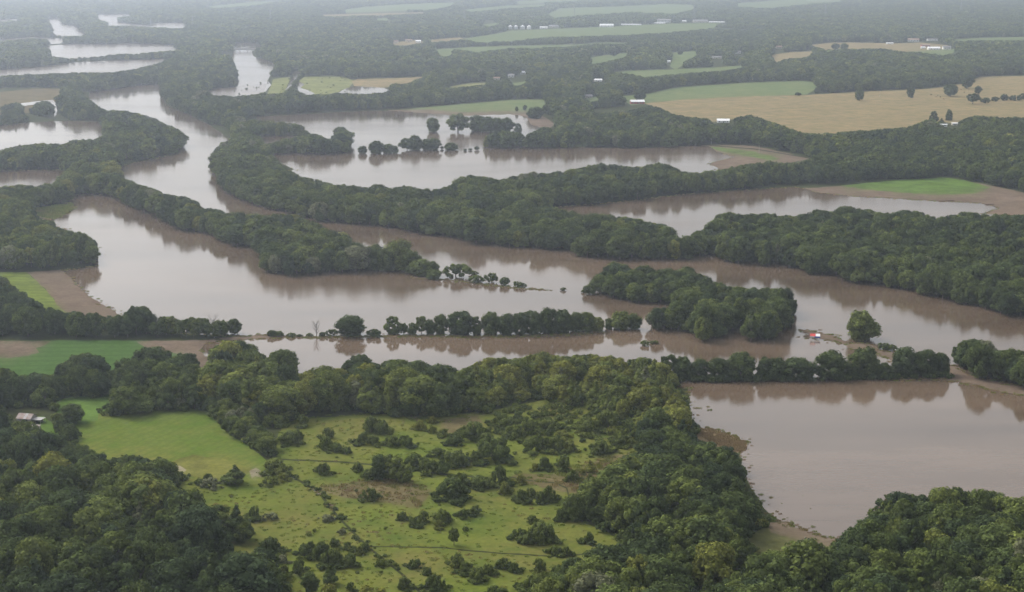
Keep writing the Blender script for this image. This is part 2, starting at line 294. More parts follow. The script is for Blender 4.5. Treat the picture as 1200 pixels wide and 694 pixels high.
# ------------------------------------------------------------------ helpers
def rough(poly, seed, amp=0.9, step=4.0):
    """finer outline with small irregular bays, as a real shore or field edge has"""
    r = random.Random(seed)
    out = []
    n = len(poly)
    for i in range(n):
        a, b = poly[i], poly[(i + 1) % n]
        L = math.hypot(b[0] - a[0], b[1] - a[1])
        if min(a[0], b[0]) < -150 or max(a[0], b[0]) > 1350 or max(a[1], b[1]) > 760:
            k = max(1, int(L / 40))
        else:
            k = max(1, int(L / step))
        ph, ph2 = r.uniform(0, 6.28), r.uniform(0, 6.28)
        for j in range(k):
            f = j / k
            x, y = a[0] + (b[0] - a[0]) * f, a[1] + (b[1] - a[1]) * f
            if j > 0 and k > 2:
                s = (y + 45) / 450.0
                x += amp * (r.uniform(-1, 1) + math.sin(ph + f * L * .35)) * min(1.5, s + .3)
                y += amp * .45 * (r.uniform(-1, 1) + math.sin(ph2 + f * L * .3)) * min(1.3, s)
            out.append((x, y))
    return out


def ribbon(line, w):
    left, right = [], []
    for i, p in enumerate(line):
        a, b = line[max(0, i - 1)], line[min(len(line) - 1, i + 1)]
        dx, dy = b[0] - a[0], b[1] - a[1]
        L = math.hypot(dx, dy)
        nx, ny = -dy / L * w, dx / L * w * .8
        left.append((p[0] + nx, p[1] + ny)); right.append((p[0] - nx, p[1] - ny))
    return left + right[::-1]


def inside(poly, X, Y):
    res = np.zeros(X.shape, bool)
    px = np.array([p[0] for p in poly]); py = np.array([p[1] for p in poly])
    m = (X >= px.min()) & (X <= px.max()) & (Y >= py.min()) & (Y <= py.max())
    idx = np.nonzero(m)[0]
    if len(idx) == 0:
        return res
    x, y = X[idx], Y[idx]
    c = np.zeros(len(idx), bool)
    n = len(poly)
    for i in range(n):
        x1, y1, x2, y2 = px[i], py[i], px[(i + 1) % n], py[(i + 1) % n]
        if y1 == y2:
            continue
        k = (y1 > y) != (y2 > y)
        c ^= k & (x < (x2 - x1) * (y - y1) / (y2 - y1) + x1)
    res[idx] = c
    return res


def mesh_obj(name, verts, faces, mats, parent=None, midx=None, smooth=False):
    me = bpy.data.meshes.new(name)
    me.from_pydata([tuple(v) for v in verts], [], faces)
    for m in (mats if isinstance(mats, (list, tuple)) else [mats]):
        me.materials.append(m)
    if midx is not None:
        me.polygons.foreach_set('material_index', midx)
    if smooth:
        me.polygons.foreach_set('use_smooth', [True] * len(me.polygons))
    me.update()
    o = bpy.data.objects.new(name, me)
    COL.objects.link(o)
    if parent is not None:
        o.parent = parent
    return o


def tag(o, label=None, cat=None, group=None, kind=None):
    if label: o['label'] = label
    if cat: o['category'] = cat
    if group: o['group'] = group
    if kind: o['kind'] = kind
    return o


def empty(name, loc, rz=0.0, scale=1.0):
    o = bpy.data.objects.new(name, None)
    COL.objects.link(o)
    o.location = loc
    o.rotation_euler = (0, 0, rz)
    o.scale = (scale,) * 3 if isinstance(scale, (int, float)) else scale
    o.empty_display_size = 1.0
    return o


class MB:
    """collects boxes, prisms, tubes into one mesh"""
    def __init__(self):
        self.v, self.f = [], []

    def poly(self, pts, faces):
        b = len(self.v)
        self.v += [tuple(p) for p in pts]
        self.f += [tuple(b + i for i in f) for f in faces]
        return self

    def box(self, x0, x1, y0, y1, z0, z1):
        return self.poly([(x0,y0,z0),(x1,y0,z0),(x1,y1,z0),(x0,y1,z0),(x0,y0,z1),(x1,y0,z1),(x1,y1,z1),(x0,y1,z1)],
                         [(3,2,1,0),(4,5,6,7),(0,1,5,4),(1,2,6,5),(2,3,7,6),(3,0,4,7)])

    def tube(self, pts, radii, n=6, cap=True):
        b = len(self.v)
        pts = [Vector(p) for p in pts]
        for i, p in enumerate(pts):
            d = (pts[min(i + 1, len(pts) - 1)] - pts[max(i - 1, 0)]).normalized()
            a = d.orthogonal().normalized(); c = d.cross(a)
            for k in range(n):
                q = p + (a * math.cos(2 * math.pi * k / n) + c * math.sin(2 * math.pi * k / n)) * radii[i]
                self.v.append(tuple(q))
        for i in range(len(pts) - 1):
            for k in range(n):
                self.f.append((b + i*n + k, b + i*n + (k+1) % n, b + (i+1)*n + (k+1) % n, b + (i+1)*n + k))
        if cap:
            self.f.append(tuple(b + (len(pts)-1)*n + k for k in range(n)))
            self.f.append(tuple(b + k for k in reversed(range(n))))
        return self

    def build(self, name, mat, parent=None, smooth=False):
        return mesh_obj(name, self.v, self.f, mat, parent, smooth=smooth)


def new_mat(name):
    m = bpy.data.materials.new(name)
    m.use_nodes = True
    nt = m.node_tree
    for n in list(nt.nodes):
        nt.nodes.remove(n)
    out = nt.nodes.new('ShaderNodeOutputMaterial')
    return m, nt, out


def N(nt, t, **kw):
    n = nt.nodes.new(t)
    for k, v in kw.items():
        if k.startswith('i_'):
            n.inputs[k[2:].replace('_', ' ')].default_value = v
        else:
            setattr(n, k, v)
    return n


def mixc(nt, fac, a, b, blend='MIX'):
    m = nt.nodes.new('ShaderNodeMix')
    m.data_type = 'RGBA'
    m.blend_type = blend
    for s, v in ((m.inputs['Factor'], fac), (m.inputs[6], a), (m.inputs[7], b)):
        if isinstance(v, (int, float)):
            s.default_value = v
        elif isinstance(v, tuple):
            s.default_value = (*v, 1.0) if len(v) == 3 else v
        else:
            nt.links.new(v, s)
    return m.outputs[2]


def noise(nt, vec, scale, detail=3.0, rough=.6, lo=.3, hi=.7):
    n = N(nt, 'ShaderNodeTexNoise')
    n.inputs['Scale'].default_value = scale
    n.inputs['Detail'].default_value = detail
    n.inputs['Roughness'].default_value = rough
    nt.links.new(vec, n.inputs['Vector'])
    r = N(nt, 'ShaderNodeMapRange')
    r.inputs['From Min'].default_value = lo
    r.inputs['From Max'].default_value = hi
    nt.links.new(n.outputs[0], r.inputs['Value'])
    return r.outputs[0]


def simple_mat(name, col, rough=.8, metal=0.0, var=.15, scale=.4, var_col=None):
    m, nt, out = new_mat(name)
    b = N(nt, 'ShaderNodeBsdfPrincipled')
    b.inputs['Roughness'].default_value = rough
    b.inputs['Metallic'].default_value = metal
    tc = N(nt, 'ShaderNodeTexCoord')
    f = noise(nt, tc.outputs['Object'], scale, 4.0)
    c2 = var_col or tuple(c * (1 - var * 2) for c in col)
    c = mixc(nt, f, tuple(col), tuple(c2))
    nt.links.new(c, b.inputs['Base Color'])
    nt.links.new(b.outputs[0], out.inputs[0])
    return m


# ------------------------------------------------------------------ ground materials
TONE = {   # real-world base colours
    'floor': (.035, .042, .016), 'meadow': (.104, .126, .022), 'brownmeadow': (.105, .085, .042), 'tan': (.195, .150, .080),
    'bright': (.090, .123, .024), 'green': (.075, .122, .026), 'crop': (.052, .095, .025), 'mud': (.126, .097, .070),
    'yellow': (.110, .140, .030), 'mudgreen': (.088, .090, .034), 'reed': (.15, .11, .06), 'greenfar': (.112, .145, .060),
    'marsh': (.15, .16, .06), 'tangreen': (.18, .18, .075), 'track': (.030, .034, .014), 'bare': (.20, .175, .12), 'brightdry': (.112, .112, .028),
}
CROSS = {'meadow': ((.126, .116, .034), (.066, .094, .018)), 'bright': ((.130, .128, .030), (.066, .112, .014)), 'crop': ((.045, .085, .022), (.062, .108, .028)),
         'mud': ((.165, .122, .09), (.095, .068, .05)), 'tan': ((.250, .185, .095), (.105, .108, .045)), 'greenfar': ((.150, .165, .07), (.080, .120, .045)), 'floor': ((.055, .06, .025), (.03, .035, .016))}


def ground_mat(key):
    m, nt, out = new_mat('ground ' + key)
    b = N(nt, 'ShaderNodeBsdfPrincipled')
    b.inputs['Roughness'].default_value = .95
    b.inputs['Specular IOR Level'].default_value = .0
    at = N(nt, 'ShaderNodeAttribute', attribute_name='tone')
    geo = N(nt, 'ShaderNodeNewGeometry')
    pos = geo.outputs['Position']
    a, d = CROSS.get(key, (tuple(c * 1.3 for c in TONE[key]), tuple(c * .65 for c in TONE[key])))
    c = at.outputs['Color']
    c = mixc(nt, noise(nt, pos, .016, 6, .68, .40, .66), c, a)
    c = mixc(nt, noise(nt, pos, .05, 6, .72, .44, .70), c, d)
    fine = noise(nt, pos, .45, 4, .7, .25, .75)
    sc = N(nt, 'ShaderNodeMapRange')
    sc.inputs['To Min'].default_value = .75
    sc.inputs['To Max'].default_value = 1.22
    nt.links.new(fine, sc.inputs['Value'])
    mul = N(nt, 'ShaderNodeVectorMath', operation='SCALE')
    nt.links.new(c, mul.inputs[0]); nt.links.new(sc.outputs[0], mul.inputs['Scale'])
    c = mul.outputs[0]
    if key in ('bright', 'crop', 'yellow', 'greenfar'):
        # drilled rows
        mp = N(nt, 'ShaderNodeMapping')
        mp.inputs['Rotation'].default_value = (0, 0, math.radians(24 if key == 'bright' else 86))
        nt.links.new(pos, mp.inputs[0])
        wv = N(nt, 'ShaderNodeTexWave', bands_direction='X')
        wv.inputs['Scale'].default_value = .062 if key == 'bright' else .03
        wv.inputs['Distortion'].default_value = 2.5
        wv.inputs['Detail'].default_value = 3
        wv.inputs['Detail Scale'].default_value = .4
        nt.links.new(mp.outputs[0], wv.inputs[0])
        r = N(nt, 'ShaderNodeMapRange')
        r.inputs['From Min'].default_value = .55
        r.inputs['To Max'].default_value = .38 if key == 'bright' else .4
        nt.links.new(wv.outputs['Fac'], r.inputs['Value'])
        c = mixc(nt, r.outputs[0], c, (.070, .092, .020) if key == 'bright' else tuple(x * .6 for x in TONE[key]))
    nt.links.new(c, b.inputs['Base Color'])
    bm = N(nt, 'ShaderNodeBump')
    bm.inputs['Strength'].default_value = .25
    bm.inputs['Distance'].default_value = .15
    nt.links.new(fine, bm.inputs['Height'])
    nt.links.new(bm.outputs[0], b.inputs['Normal'])
    nt.links.new(b.outputs[0], out.inputs[0])
    return m


def water_mat(name='muddy water', r0=.05, r1=.16):
    m, nt, out = new_mat(name)
    b = N(nt, 'ShaderNodeBsdfPrincipled')
    b.inputs['IOR'].default_value = 1.42
    geo = N(nt, 'ShaderNodeNewGeometry')
    pos = geo.outputs['Position']
    mp0 = N(nt, 'ShaderNodeMapping')          # silt drawn out along the current
    mp0.inputs['Rotation'].default_value = (0, 0, math.radians(28))
    mp0.inputs['Scale'].default_value = (.45, 1.6, 1.0)
    nt.links.new(pos, mp0.inputs[0])
    c = mixc(nt, noise(nt, mp0.outputs[0], .006, 7, .66, .38, .64), (.074, .050, .033), (.128, .090, .062))
    nt.links.new(c, b.inputs['Base Color'])
    # wind ripples in long patches
    mp = N(nt, 'ShaderNodeMapping')
    mp.inputs['Scale'].default_value = (.6, 1.0, 1.0)
    nt.links.new(pos, mp.inputs[0])
    patch = noise(nt, mp.outputs[0], .006, 5, .6, .42, .68)
    ro = N(nt, 'ShaderNodeMapRange')
    ro.inputs['To Min'].default_value = r0
    ro.inputs['To Max'].default_value = r1
    nt.links.new(patch, ro.inputs['Value'])
    nt.links.new(ro.outputs[0], b.inputs['Roughness'])
    rip = noise(nt, mp.outputs[0], .55, 3, .55, .2, .8)
    bm = N(nt, 'ShaderNodeBump')
    bm.inputs['Distance'].default_value = .05
    st = N(nt, 'ShaderNodeMapRange')
    st.inputs['To Min'].default_value = .25
    st.inputs['To Max'].default_value = .9
    nt.links.new(patch, st.inputs['Value'])
    nt.links.new(st.outputs[0], bm.inputs['Strength'])
    nt.links.new(rip, bm.inputs['Height'])
    nt.links.new(bm.outputs[0], b.inputs['Normal'])
    nt.links.new(b.outputs[0], out.inputs[0])
    return m


M_WATER = water_mat()
M_WINDY = water_mat('wind ruffled water', .17, .26)
M_FIELDWATER = water_mat('flood water on fields', .08, .20)
M_GROUND = {}

# ------------------------------------------------------------------ terrain: one triangulated sheet, split along every outline
regions = [('ground', 'floor', None)]
lines = []
for nm, key, poly in OPEN:
    regions.append((nm, key, rough(poly, len(regions), .7 if key != 'bright' else .3)))
for nm, poly in WATER:
    regions.append((nm, 'water', rough(poly, len(regions), .9 if nm != 'far_lake_water' else .5, 3.5)))
for nm, key, poly in ISLAND:
    regions.append((nm, key, rough(poly, len(regions), .35, 3.0)))
for nm, key, w, ln in TRACK:
    regions.append((nm, key, rough(ribbon(ln, w), len(regions), .25, 5.0)))

pts, edges = [], []
for nm, key, poly in regions[1:]:
    b = len(pts)
    pts += poly
    edges += [(b + i, b + (i + 1) % len(poly)) for i in range(len(poly))]
gx = np.arange(-140, 1341, 5.0); gy = np.concatenate([np.arange(-6, 150, 3.5), np.arange(150, 760, 5.0)])
GX, GY = np.meshgrid(gx, gy)
GX = GX + NR.uniform(-1.5, 1.5, GX.shape); GY = GY + NR.uniform(-1.2, 1.2, GY.shape)
grid = list(zip(GX.ravel().tolist(), GY.ravel().tolist()))
outer = [(x, y) for x in range(-900, 2101, 60) for y in (-30, -24, -16, 800, 860, 1000, 1300, 1700)]
outer += [(x, y) for x in list(range(-900, -150, 60)) + list(range(1350, 2101, 60)) for y in list(range(-8, 120, 12)) + list(range(120, 800, 40))]
allp = [Vector(p) for p in pts + grid + outer]
V2, _E, F2, _a, _b, _c = delaunay_2d_cdt(allp, edges, [], 0, 1e-5)
V2 = np.array([(v[0], v[1]) for v in V2]); F2 = np.array(F2)
cen = V2[F2].mean(1)
cls = np.zeros(len(F2), int)
for i, (nm, key, poly) in enumerate(regions):
    if poly is None:
        continue
    k = inside(poly, cen[:, 0], cen[:, 1])
    if key == 'track':
        k &= np.array([regions[c][1] != 'water' for c in range(len(regions))])[cls]
    cls[k] = i
iswater = np.array([r[1] == 'water' for r in regions])[cls]
nv = len(V2)
vw = np.zeros(nv, bool); vl = np.zeros(nv, bool)
vw[F2[iswater].ravel()] = True; vl[F2[~iswater].ravel()] = True
shore = vw & vl
W3 = PN(V2[:, 0], V2[:, 1])
sk = kdtree.KDTree(int(shore.sum()))
for k, i in enumerate(np.nonzero(shore)[0]):
    sk.insert(W3[i], k)
sk.balance()
Z = np.zeros(nv)
for i in np.nonzero(vl & ~shore)[0]:
    d = sk.find(W3[i])[2]
    Z[i] = min(.08 + .03 * d, 1.4)
W3 = PN(V2[:, 0], V2[:, 1], Z)
# base colour per vertex, blended across soft borders (mud into crop, meadow into bare soil)
fcol = np.array([TONE.get(r[1], (0, 0, 0)) for r in regions])[cls]
soft = np.array([r[1] not in ('water', 'floor', 'track') for r in regions])[cls]
land = F2[soft]
acc = np.zeros((nv, 3)); cnt = np.zeros(nv)
for k in range(3):
    np.add.at(acc, land[:, k], fcol[soft]); np.add.at(cnt, land[:, k], 1)
vcol = acc / np.maximum(cnt, 1)[:, None]
for it in range(2):
    acc = np.zeros((nv, 3)); cnt = np.zeros(nv)
    for k in range(3):
        for j in range(3):
            np.add.at(acc, land[:, k], vcol[land[:, j]]); np.add.at(cnt, land[:, k], 1)
    vcol = acc / np.maximum(cnt, 1)[:, None]
for i, (nm, key, poly) in enumerate(regions):
    fs = F2[cls == i]
    if len(fs) == 0:
        continue
    used, inv = np.unique(fs.ravel(), return_inverse=True)
    tri = inv.reshape(-1, 3)
    a, b_, c_ = (W3[used][tri[:, k]] for k in range(3))
    flip = np.cross(b_ - a, c_ - a)[:, 2] < 0
    tri[flip] = tri[flip][:, ::-1]
    if key == 'water':
        mat = {'far_lake_water': M_WINDY, 'flooded_field_water': M_FIELDWATER}.get(nm, M_WATER)
    else:
        if key not in M_GROUND:
            M_GROUND[key] = ground_mat(key)
        mat = M_GROUND[key]
    o = mesh_obj(nm, W3[used].tolist(), tri.tolist(), mat, smooth=True)
    if key != 'water':
        ca = o.data.color_attributes.new('tone', 'FLOAT_COLOR', 'POINT')
        ca.data.foreach_set('color', np.concatenate([vcol[used] if key not in ('floor', 'track') else np.tile(TONE[key], (len(used), 1)), np.ones((len(used), 1))], 1).ravel().astype(np.float32))
    tag(o, kind='structure')
zk = kdtree.KDTree(nv)
for i in range(nv):
    zk.insert((V2[i, 0], V2[i, 1], 0), i)
zk.balance()


def zat(x, y):
    return float(Z[zk.find((x, y, 0))[1]])


# ------------------------------------------------------------------ foliage
def leaf_mat(name, ramp):
    m, nt, out = new_mat(name)
    ai = N(nt, 'ShaderNodeAttribute', attribute_name='tint', attribute_type='INSTANCER')
    cr = N(nt, 'ShaderNodeValToRGB')
    els = cr.color_ramp.elements
    while len(els) > 1:
        els.remove(els[-1])
    els[0].position = ramp[0][0]; els[0].color = (*ramp[0][1], 1)
    for p, c in ramp[1:]:
        e = els.new(p); e.color = (*c, 1)
    nt.links.new(ai.outputs['Fac'], cr.inputs[0])
    lf = N(nt, 'ShaderNodeAttribute', attribute_name='leaf')
    mr = N(nt, 'ShaderNodeMapRange')
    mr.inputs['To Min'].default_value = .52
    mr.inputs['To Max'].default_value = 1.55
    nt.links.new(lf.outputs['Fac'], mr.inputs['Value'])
    mul = N(nt, 'ShaderNodeVectorMath', operation='SCALE')
    nt.links.new(cr.outputs[0], mul.inputs[0]); nt.links.new(mr.outputs[0], mul.inputs['Scale'])
    d = N(nt, 'ShaderNodeBsdfDiffuse')
    t = N(nt, 'ShaderNodeBsdfTranslucent')
    nt.links.new(mul.outputs[0], d.inputs[0]); nt.links.new(mul.outputs[0], t.inputs[0])
    ms = N(nt, 'ShaderNodeMixShader')
    ms.inputs[0].default_value = .25
    nt.links.new(d.outputs[0], ms.inputs[1]); nt.links.new(t.outputs[0], ms.inputs[2])
    nt.links.new(ms.outputs[0], out.inputs[0])
    return m


M_LEAF = leaf_mat('foliage', [(0.0, (.050, .070, .033)), (.25, (.066, .088, .032)), (.5, (.098, .124, .035)), (.75, (.140, .164, .042)), (.9, (.195, .195, .042)), (1.0, (.160, .170, .110))])
M_BARK = simple_mat('bark', (.12, .10, .08), .9, var=.25, scale=.6)
M_PALEBARK = simple_mat('pale bark', (.42, .39, .34), .9, var=.3, scale=.8)
M_REED = simple_mat('dry reeds', (.22, .17, .095), .9, var=.2, scale=.2)

ICO = None


def ico_unit():
    global ICO
    if ICO is None:
        bm = bmesh.new()
        bmesh.ops.create_icosphere(bm, subdivisions=1, radius=1)
        ICO = (np.array([v.co[:] for v in bm.verts]), [tuple(v.index for v in f.verts) for f in bm.faces])
        bm.free()
    return ICO


def crown_geo(seed, nleaf, leaf, kind):
    """leaf sprays over lobes; the tree is one unit high"""
    r = np.random.default_rng(seed)
    if kind == 'broad':
        c0, rx, rz, nl, lr = .51, .36, .48, 26, (.10, .19)
    elif kind == 'tall':
        c0, rx, rz, nl, lr = .52, .25, .47, 22, (.08, .16)
    elif kind == 'open':
        c0, rx, rz, nl, lr = .56, .36, .42, 19, (.08, .16)
    elif kind == 'cone':
        c0, rx, rz, nl, lr = .48, .30, .48, 16, (.09, .17)
    else:  # bush
        c0, rx, rz, nl, lr = .42, r.uniform(.50, .66), r.uniform(.38, .48), int(r.integers(13, 20)), (.10, .27)
    lobes = []
    for i in range(nl):
        f = (i + .5) / nl
        zz = 1 - 1.94 * f
        ph = i * 2.39996 + r.uniform(-.5, .5)
        s = math.sqrt(max(0, 1 - zz * zz))
        k = r.uniform(.55, 1.02)
        ex = rx * k * (1.0 if kind != 'cone' else max(.25, .75 - .75 * zz))
        rad = r.uniform(*lr)
        if kind == 'cone':
            rad *= max(.5, .8 - .4 * zz)
        lobes.append((np.array([s * math.cos(ph) * ex * r.uniform(.8, 1.15), s * math.sin(ph) * ex, c0 + zz * (rz - rad * .7) * r.uniform(.85, 1.05)]), rad, r.uniform(0, 1)))
    lobes.append((np.array([0, 0, c0]), min(rx, rz) * .62, .5))
    V, F, T = [], [], []
    iv, fi = ico_unit()
    for c, rad, tn in lobes:
        b = len(V)
        V += (iv * rad * .80 * r.uniform(.9, 1.1, (len(iv), 1)) + c).tolist()
        F += [tuple(b + i for i in f) for f in fi]
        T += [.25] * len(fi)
    ar = np.array([l[1] ** 2 for l in lobes[:-1]]); ar /= ar.sum()
    pick = r.choice(len(lobes) - 1, nleaf, p=ar)
    cc = np.array([0, 0, c0 - .08])
    for i in pick:
        c, rad, tn = lobes[i]
        for _ in range(6):
            d = r.normal(size=3); d /= np.linalg.norm(d)
            out = c - cc; out /= np.linalg.norm(out) + 1e-6
            if d @ out > -.25 and d[2] > -.75:
                break
        p = c + d * rad * r.uniform(.80, 1.12)
        n = d + r.normal(size=3) * .30 + np.array([0, 0, .12]); n /= np.linalg.norm(n)
        t = np.cross(n, r.normal(size=3)); t /= np.linalg.norm(t) + 1e-9
        u = np.cross(n, t)
        s = leaf * r.uniform(.6, 1.3)
        b = len(V)
        V += [(p - t * s * .5).tolist(), (p + u * s * r.uniform(.3, .5) + n * s * .1).tolist(), (p + t * s * r.uniform(.45, .65)).tolist(), (p - u * s * r.uniform(.3, .5) - n * s * .1).tolist()]
        F.append((b, b + 1, b + 2, b + 3))
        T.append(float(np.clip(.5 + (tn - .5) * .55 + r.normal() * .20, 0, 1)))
    return V, F, T


def trunk_geo(seed, kind):
    r = random.Random(seed)
    mb = MB()
    top = .62 if kind != 'bush' else .4
    w = .022 if kind != 'bush' else .03
    lean = (r.uniform(-.04, .04), r.uniform(-.04, .04))
    pt = [(lean[0] * k, lean[1] * k, -.03 + (top + .03) * k) for k in (0, .33, .66, 1)]
    mb.tube(pt, [w * 1.35, w, w * .8, w * .45], 6)
    for k in range(4):
        a = k * 1.6 + r.uniform(-.4, .4)
        z0 = top * (.45 + .13 * k)
        L = .24 if kind != 'bush' else .3
        mb.tube([(lean[0]*.7, lean[1]*.7, z0), (math.cos(a)*L*.55, math.sin(a)*L*.55, z0 + L*.5), (math.cos(a)*L, math.sin(a)*L, z0 + L*.85)], [w*.55, w*.38, w*.18], 5)
    return mb


def leaf_mesh(name, geo, extra=None):
    V, F, T = geo
    mats = [M_LEAF]
    mi = [0] * len(F)
    if extra is not None:
        b = len(V)
        V = V + [list(v) for v in extra.v]
        F = F + [tuple(b + i for i in f) for f in extra.f]
        mi += [1] * len(extra.f); T = T + [.5] * len(extra.f)
        mats.append(M_BARK)
    me = bpy.data.meshes.new(name)
    me.from_pydata(V, [], F)
    for m in mats:
        me.materials.append(m)
    me.polygons.foreach_set('material_index', mi)
    a = me.attributes.new('leaf', 'FLOAT', 'FACE')
    a.data.foreach_set('value', T)
    me.update()
    return me


KINDS = ['broad', 'broad', 'broad', 'tall', 'open', 'broad', 'cone', 'broad']
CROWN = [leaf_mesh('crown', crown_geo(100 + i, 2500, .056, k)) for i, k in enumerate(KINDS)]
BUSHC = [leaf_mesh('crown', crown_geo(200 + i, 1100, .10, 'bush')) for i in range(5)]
def _mesh(mb, name, mat):
    me = bpy.data.meshes.new(name)
    me.from_pydata(mb.v, [], mb.f)
    me.materials.append(mat)
    return me
TRUNK = [_mesh(trunk_geo(300 + i, k), 'trunk', M_BARK) for i, k in enumerate(KINDS)]
PALETRUNK = _mesh(trunk_geo(311, 'open'), 'trunk', M_PALEBARK)
STEM = _mesh(trunk_geo(320, 'bush'), 'stem', M_BARK)


def make_shapes(colname, meshes):
    c = bpy.data.collections.new(colname)
    for i, me in enumerate(meshes):
        o = bpy.data.objects.new('%s_%02d' % (colname, i), me)
        c.objects.link(o)
    return c


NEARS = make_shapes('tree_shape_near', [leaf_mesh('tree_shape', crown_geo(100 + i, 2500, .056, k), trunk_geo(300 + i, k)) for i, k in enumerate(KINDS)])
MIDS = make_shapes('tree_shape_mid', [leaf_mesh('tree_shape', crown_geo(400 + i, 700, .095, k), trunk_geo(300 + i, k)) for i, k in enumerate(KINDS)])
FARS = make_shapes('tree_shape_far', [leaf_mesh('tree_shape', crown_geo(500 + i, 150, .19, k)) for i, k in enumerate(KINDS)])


def scatter(name, pts, scl, rot, idx, tint, coll):
    n = len(pts)
    me = bpy.data.meshes.new(name)
    me.from_pydata([tuple(p) for p in pts], [], [])
    for nm, tp, key, dat in (('scl', 'FLOAT_VECTOR', 'vector', scl), ('rot', 'FLOAT', 'value', rot), ('idx', 'INT', 'value', idx), ('tint', 'FLOAT', 'value', tint)):
        a = me.attributes.new(nm, tp, 'POINT')
        a.data.foreach_set(key, np.asarray(dat).ravel())
    o = bpy.data.objects.new(name, me)
    COL.objects.link(o)
    ng = bpy.data.node_groups.new(name, 'GeometryNodeTree')
    ng.interface.new_socket(name='Geometry', in_out='INPUT', socket_type='NodeSocketGeometry')
    ng.interface.new_socket(name='Geometry', in_out='OUTPUT', socket_type='NodeSocketGeometry')
    gi = ng.nodes.new('NodeGroupInput'); go = ng.nodes.new('NodeGroupOutput')
    ci = ng.nodes.new('GeometryNodeCollectionInfo')
    ci.inputs['Collection'].default_value = coll
    ci.inputs['Separate Children'].default_value = True
    ci.inputs['Reset Children'].default_value = True
    ip = ng.nodes.new('GeometryNodeInstanceOnPoints')
    ip.inputs['Pick Instance'].default_value = True
    def attr(nm, tp):
        a = ng.nodes.new('GeometryNodeInputNamedAttribute')
        a.data_type = tp
        a.inputs['Name'].default_value = nm
        return [s for s in a.outputs if s.enabled and s.name == 'Attribute'][0]
    ng.links.new(gi.outputs[0], ip.inputs['Points'])
    ng.links.new(ci.outputs[0], ip.inputs['Instance'])
    ng.links.new(attr('idx', 'INT'), ip.inputs['Instance Index'])
    ng.links.new(attr('scl', 'FLOAT_VECTOR'), ip.inputs['Scale'])
    cx = ng.nodes.new('ShaderNodeCombineXYZ')
    ng.links.new(attr('rot', 'FLOAT'), cx.inputs['Z'])
    ng.links.new(cx.outputs[0], ip.inputs['Rotation'])
    ng.links.new(ip.outputs[0], go.inputs[0])
    md = o.modifiers.new('scatter', 'NODES')
    md.node_group = ng
    tag(o, kind='stuff')
    return o


# ------------------------------------------------------------------ where the woods' trees stand
MX0, MY0, MX1, MY1 = -260, -14, 1460, 880
yy, xx = np.mgrid[MY0:MY1, MX0:MX1]
fx, fy = (xx.ravel() + .5), (yy.ravel() + .5)
wid = np.full(fx.shape, -1)
ALLW = WOODS + FARHEDGE
far_cut = np.zeros(fx.shape, bool)
for p in OPENVIS + VISWATER:
    far_cut |= inside(p, fx, fy)
for i, w in enumerate(ALLW):
    k = inside(w[5], fx, fy)
    if w[0] in ('farwood', 'midwood') and w not in FARHEDGE:
        k &= ~far_cut
    wid[k] = i
wid = wid.reshape(xx.shape)
mask = wid >= 0
up = np.zeros(mask.shape, int)                # canopy pixels above each pixel
run = np.zeros(mask.shape[1], int)
for r_ in range(mask.shape[0]):
    run = np.where(mask[r_], run + 1, 0)
    up[r_] = run
up[:, :] += np.where(up > np.arange(mask.shape[0])[:, None], 200, 0)      # canopy that runs out at the top of the picture goes on

cand = []
for (t0, t1, sp) in ((380, 1000, 8.2), (1000, 1700, 8.6), (1700, 3000, 10.0), (3000, 5200, 13.0), (5200, 8000, 17.0), (8000, 11500, 22.0)):
    Y = np.arange(t0, t1, sp)
    half = (t1 * 780 / FPX)
    X = np.arange(-half, half, sp)
    A, B = np.meshgrid(X, Y)
    A = A + NR.uniform(-.42, .42, A.shape) * sp + (np.arange(len(Y)) % 2)[:, None] * sp * .5
    B = B + NR.uniform(-.42, .42, B.shape) * sp
    cand.append(np.stack([A.ravel(), B.ravel(), np.full(A.size, sp)], 1))
cand = np.concatenate(cand)
HEDGE_IDS = [i for i, w in enumerate(ALLW) if w[0] == 'fieldhedge']
A, B = np.meshgrid(np.arange(-340, -110, 4.6), np.arange(680, 800, 4.6))
hedge_c = np.stack([(A + NR.uniform(-1.6, 1.6, A.shape)).ravel(), (B + NR.uniform(-1.6, 1.6, A.shape)).ravel(), np.full(A.size, 4.6)], 1)
cand = np.concatenate([cand, hedge_c])
# ground -> photo
dz = -CAM_H
zc = cand[:, 1] * CP - dz * SP
yc = cand[:, 1] * SP + dz * CP
ix = CX + FPX * cand[:, 0] / zc
iy = CY - FPX * yc / zc
k = (ix > MX0 + 2) & (ix < MX1 - 2) & (iy > MY0 + 2) & (iy < MY1 - 2)
cand, ix, iy, zc = cand[k], ix[k], iy[k], zc[k]
ci_, ri_ = (ix - MX0).astype(int), (iy - MY0).astype(int)
w_ = wid[ri_, ci_]
k = (w_ >= 0) & (np.isin(w_, HEDGE_IDS) == (cand[:, 2] == 4.6))
cand, ix, iy, zc, ci_, ri_, w_ = (a[k] for a in (cand, ix, iy, zc, ci_, ri_, w_))
HM = np.array([w[1] for w in ALLW])[w_].astype(float)
SPF = np.array([w[2] for w in ALLW])[w_]
TM = np.array([w[3] for w in ALLW])[w_]; TS = np.array([w[4] for w in ALLW])[w_]
px = FPX / zc
# clumps of taller and lower, lighter and darker trees
lowf = np.sin(cand[:, 0] * .021 + 1.3 * np.sin(cand[:, 1] * .017)) * np.cos(cand[:, 1] * .013 + np.sin(cand[:, 0] * .011))
H = HM * np.clip(NR.normal(.90, .21, len(HM)) + .07 * lowf, .5, 1.3)
avail = up[ri_, ci_] / px / .98
H2 = np.minimum(H, avail * np.where(iy < 110, .95, 1.06))
ok = H2 > .55 * HM * np.where(HM < 12, .8, 1)
